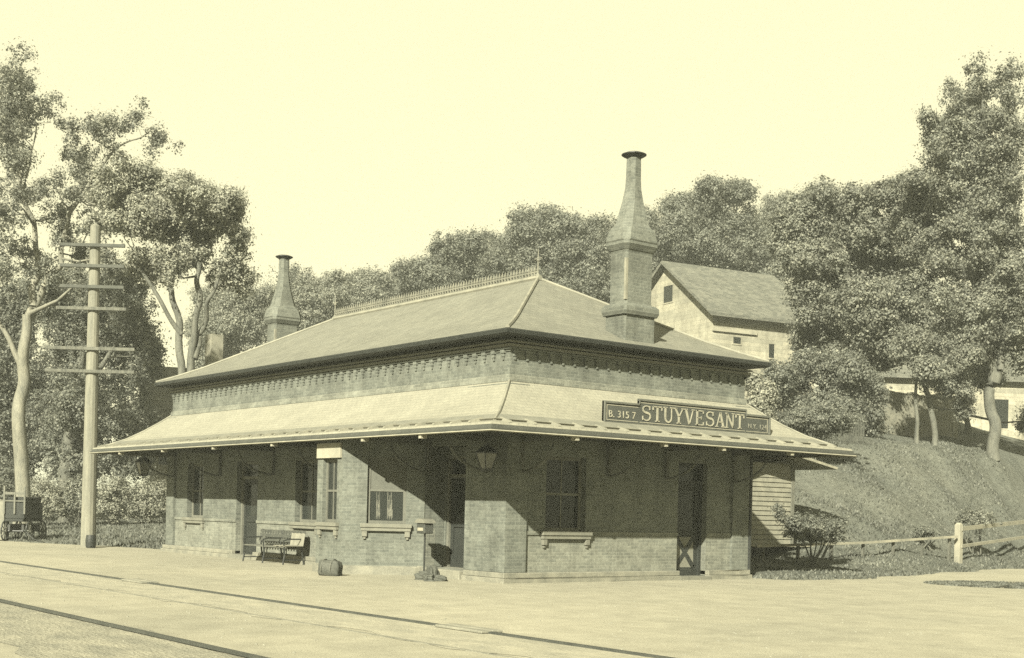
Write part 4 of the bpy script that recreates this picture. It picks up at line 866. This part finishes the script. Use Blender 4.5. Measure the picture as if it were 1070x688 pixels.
for (x0_, y0_, x1_, y1_) in ((766, 359, 774, 353), (803, 374, 809, 360)):
    a, z = hit(fb, x0_, y0_); a1_, z1_ = hit(fb, x1_, y1_); flat_window(fb, a, a1_, z, z1_, 0, bn)
a, z = hit(fg, 703, 315); a1_, z1_ = hit(fg, 694, 300); flat_window(fg, a, a1_, z, z1_, 0, bn)
a, z = hit(fb, 744, 344); a1_, z1_ = hit(fb, 790, 347)
MB().box(a, a1_, .003, .12, z-.1, z+.12, fb).build('ledge', M['plank'], bn)
# pale house far behind the left trees
fh = local_frame(70, 152, 5, 1.5)
ho = thing('distant_house', 'pale house with a grey roof and chimney half hidden behind the left trees', 'house', tuple(fh.p(3, -3, 0)))
gable(fh, 6.0, 6, 0, 6.4, 9.0, MB()).build('wall', M['white'], ho); gable_roof(fh, 6.0, 6, 6.5, 9.2, .4, .4, .2, M['shingle'], ho)
q = at(224, 352, 72); MB().box(q[0]-.4, q[0]+.4, q[1]-.35, q[1]+.35, 7.5, 10.9).build('chimney', mat('pale_chimney', .28, .2), ho)
for a in (.6, 3.6): flat_window(fh, a, a+.9, 3.6, 5.2, 0, ho)
# white house behind the right trees
fw = local_frame(80, 915, 9, 1.0)
hw_ = thing('white_house', 'white house glimpsed between the stems of the right hand trees', 'house', tuple(fw.p(5, -4, 0)))
gable(fw, 14, 8, 3, 10.8, 13.2, MB()).build('wall', M['white'], hw_); gable_roof(fw, 14, 8, 10.8, 13.4, .4, .5, .2, M['shingle'], hw_)
for a in (1.2, 4.2, 7.4, 10.6): flat_window(fw, a, a+1.0, 7.4, 9.2, 0, hw_)
def board_fence(name, label, D, x0_, x1_, y_top, D2, m, slat=.14, h=2.2, gap=.02):
    A = at(x0_, y_top, D); B = at(x1_, y_top, D2); A[2] = 0; B[2] = 0; Lf = np.linalg.norm(B-A); T = (B-A)/Lf; fr = Frame(tuple(A), tuple(T), (T[1], -T[0], 0))
    o = thing(name, label, 'fence', tuple(A)); mb = MB(); n_ = int(Lf/slat)
    for k in range(n_):
        p = fr.p(k*slat, 0, 0); z = gz(p[0], p[1]); mb.box(k*slat, k*slat+slat-gap, 0, .025, z-.1, z+h+random.uniform(-.03, .03), fr)
    mb.build('boards', m, o)
    for k in range(int(Lf/2.4)+1):
        p = fr.p(k*2.4, -.08, 0); z = gz(p[0], p[1]); MB().box(k*2.4, k*2.4+.12, -.16, -.03, z-.2, z+h+.05, fr).build('post', m, o)
    return o
board_fence('picket_fence', 'tall weathered picket fence along the bank behind the canopy end', 49, 795, 905, 430, 52, mat('fence_picket', .10, .4, 5), h=1.15, gap=.05)
board_fence('board_fence', 'close boarded dark fence behind the two slender tree stems', 60, 915, 1004, 440, 63, mat('fence_board', .22, .35, 4), slat=.2, h=2.0)

# ------------------------------------------------------------------ grass blades and gravel
def blades(name, n, box, hmin, hmax, m, seed, test=None):
    r = np.random.default_rng(seed); x = r.uniform(box[0], box[1], n); y = r.uniform(box[2], box[3], n); z = ground_z(x, y)
    dens = .5+.5*np.sin(x*1.1+.7*np.sin(y*.8))*np.sin(y*.9+.6*np.sin(x*1.3)); ok = (z > -.01) & (r.uniform(size=n) < .35+.65*dens)
    if test is not None: ok &= test(x, y)
    x, y, z = x[ok], y[ok], z[ok]; n = len(x)
    a = r.uniform(0, 6.28, n); h = r.uniform(hmin, hmax, n)*(.7+.6*dens[ok]); wd = .02+.02*r.uniform(size=n)
    b = np.stack([x, y, z-.02], 1); t = np.stack([np.cos(a), np.sin(a), 0*a], 1); l = np.stack([r.normal(size=n)*.45, r.normal(size=n)*.45, np.ones(n)], 1)*h[:, None]
    V = np.stack([b-t*wd[:, None], b+t*wd[:, None], b+l*.6+t*wd[:, None]*.7, b+l+t*.002], 1).reshape(-1, 3)
    return kind(leaf_obj(name, V, m), 'stuff')
GM = leaf_mat('grass_blade', .085, .12, .2)
blades('grass', 90000, (-34, -19, 24.3, 52), .04, .10, GM, 5, lambda x, y: ~((x > sx0-.1) & (x < sx1+.1) & (y > sy0) & (y < sy1)))
blades('grass', 30000, (-66, -40.5, 14, 30), .06, .14, GM, 6)
r = np.random.default_rng(9); pb = MB(); n = 1500
for k in range(n):
    x = r.uniform(-34, -8); y = r.uniform(7.5, 16) if r.uniform() < .7 else r.uniform(4, 9); s = r.uniform(.006, .02)
    if x > -8-(y-6)*.2: continue
    if y > 15.2 and -28 < x < -24: continue
    P = [(x+s*math.cos(t)*r.uniform(.7, 1.2), y+s*math.sin(t)*r.uniform(.7, 1.2), .0) for t in np.linspace(0, 5.2, 6)]
    pb.loft([P, [(x+(q[0]-x)*.55, y+(q[1]-y)*.55, s*.7) for q in P]], cap=True)
kind(pb.build('gravel', mat('pebble', .26, .25, 8)), 'stuff')

for k, (px, py, rx, ry) in enumerate(((1054, 612, 2.0, .8),)):
    c = at(px, py, 1)-np.array([0, 0, CAMH]); c = c*(-CAMH/c[2]); q = np.random.default_rng(80+k); n = 9000 if k == 0 else 700
    a = q.uniform(0, 6.28, n); rr = q.uniform(0, 1, n)**.6; P = c[None]*np.array([1, 1, 0])+np.outer(np.cos(a)*rr*rx, R)+np.outer(np.sin(a)*rr*ry*2, F)
    h = q.uniform(.015, .05, n); t = np.stack([np.cos(a*7), np.sin(a*7), 0*a], 1)*.02; l = np.stack([q.normal(size=n)*.5, q.normal(size=n)*.5, np.ones(n)], 1)*h[:, None]
    kind(leaf_obj('grass_patch', np.stack([P-t, P+t, P+l*.6+t*.6, P+l], 1).reshape(-1, 3), GM), 'stuff')
# ------------------------------------------------------------------ air
hz = MB().box(-905, 505, -305, 1205, -1.5, 27).build('haze', None); kind(hz, 'stuff')
hm = bpy.data.materials.new('haze_air'); hm.use_nodes = True; t = hm.node_tree; t.nodes.clear()
o_ = t.nodes.new('ShaderNodeOutputMaterial'); v_ = t.nodes.new('ShaderNodeVolumePrincipled'); v_.inputs['Color'].default_value = (.95, 1, .88, 1); v_.inputs['Density'].default_value = .0007; v_.inputs['Anisotropy'].default_value = 0
t.links.new(v_.outputs[0], o_.inputs['Volume']); hz.data.materials.append(hm)
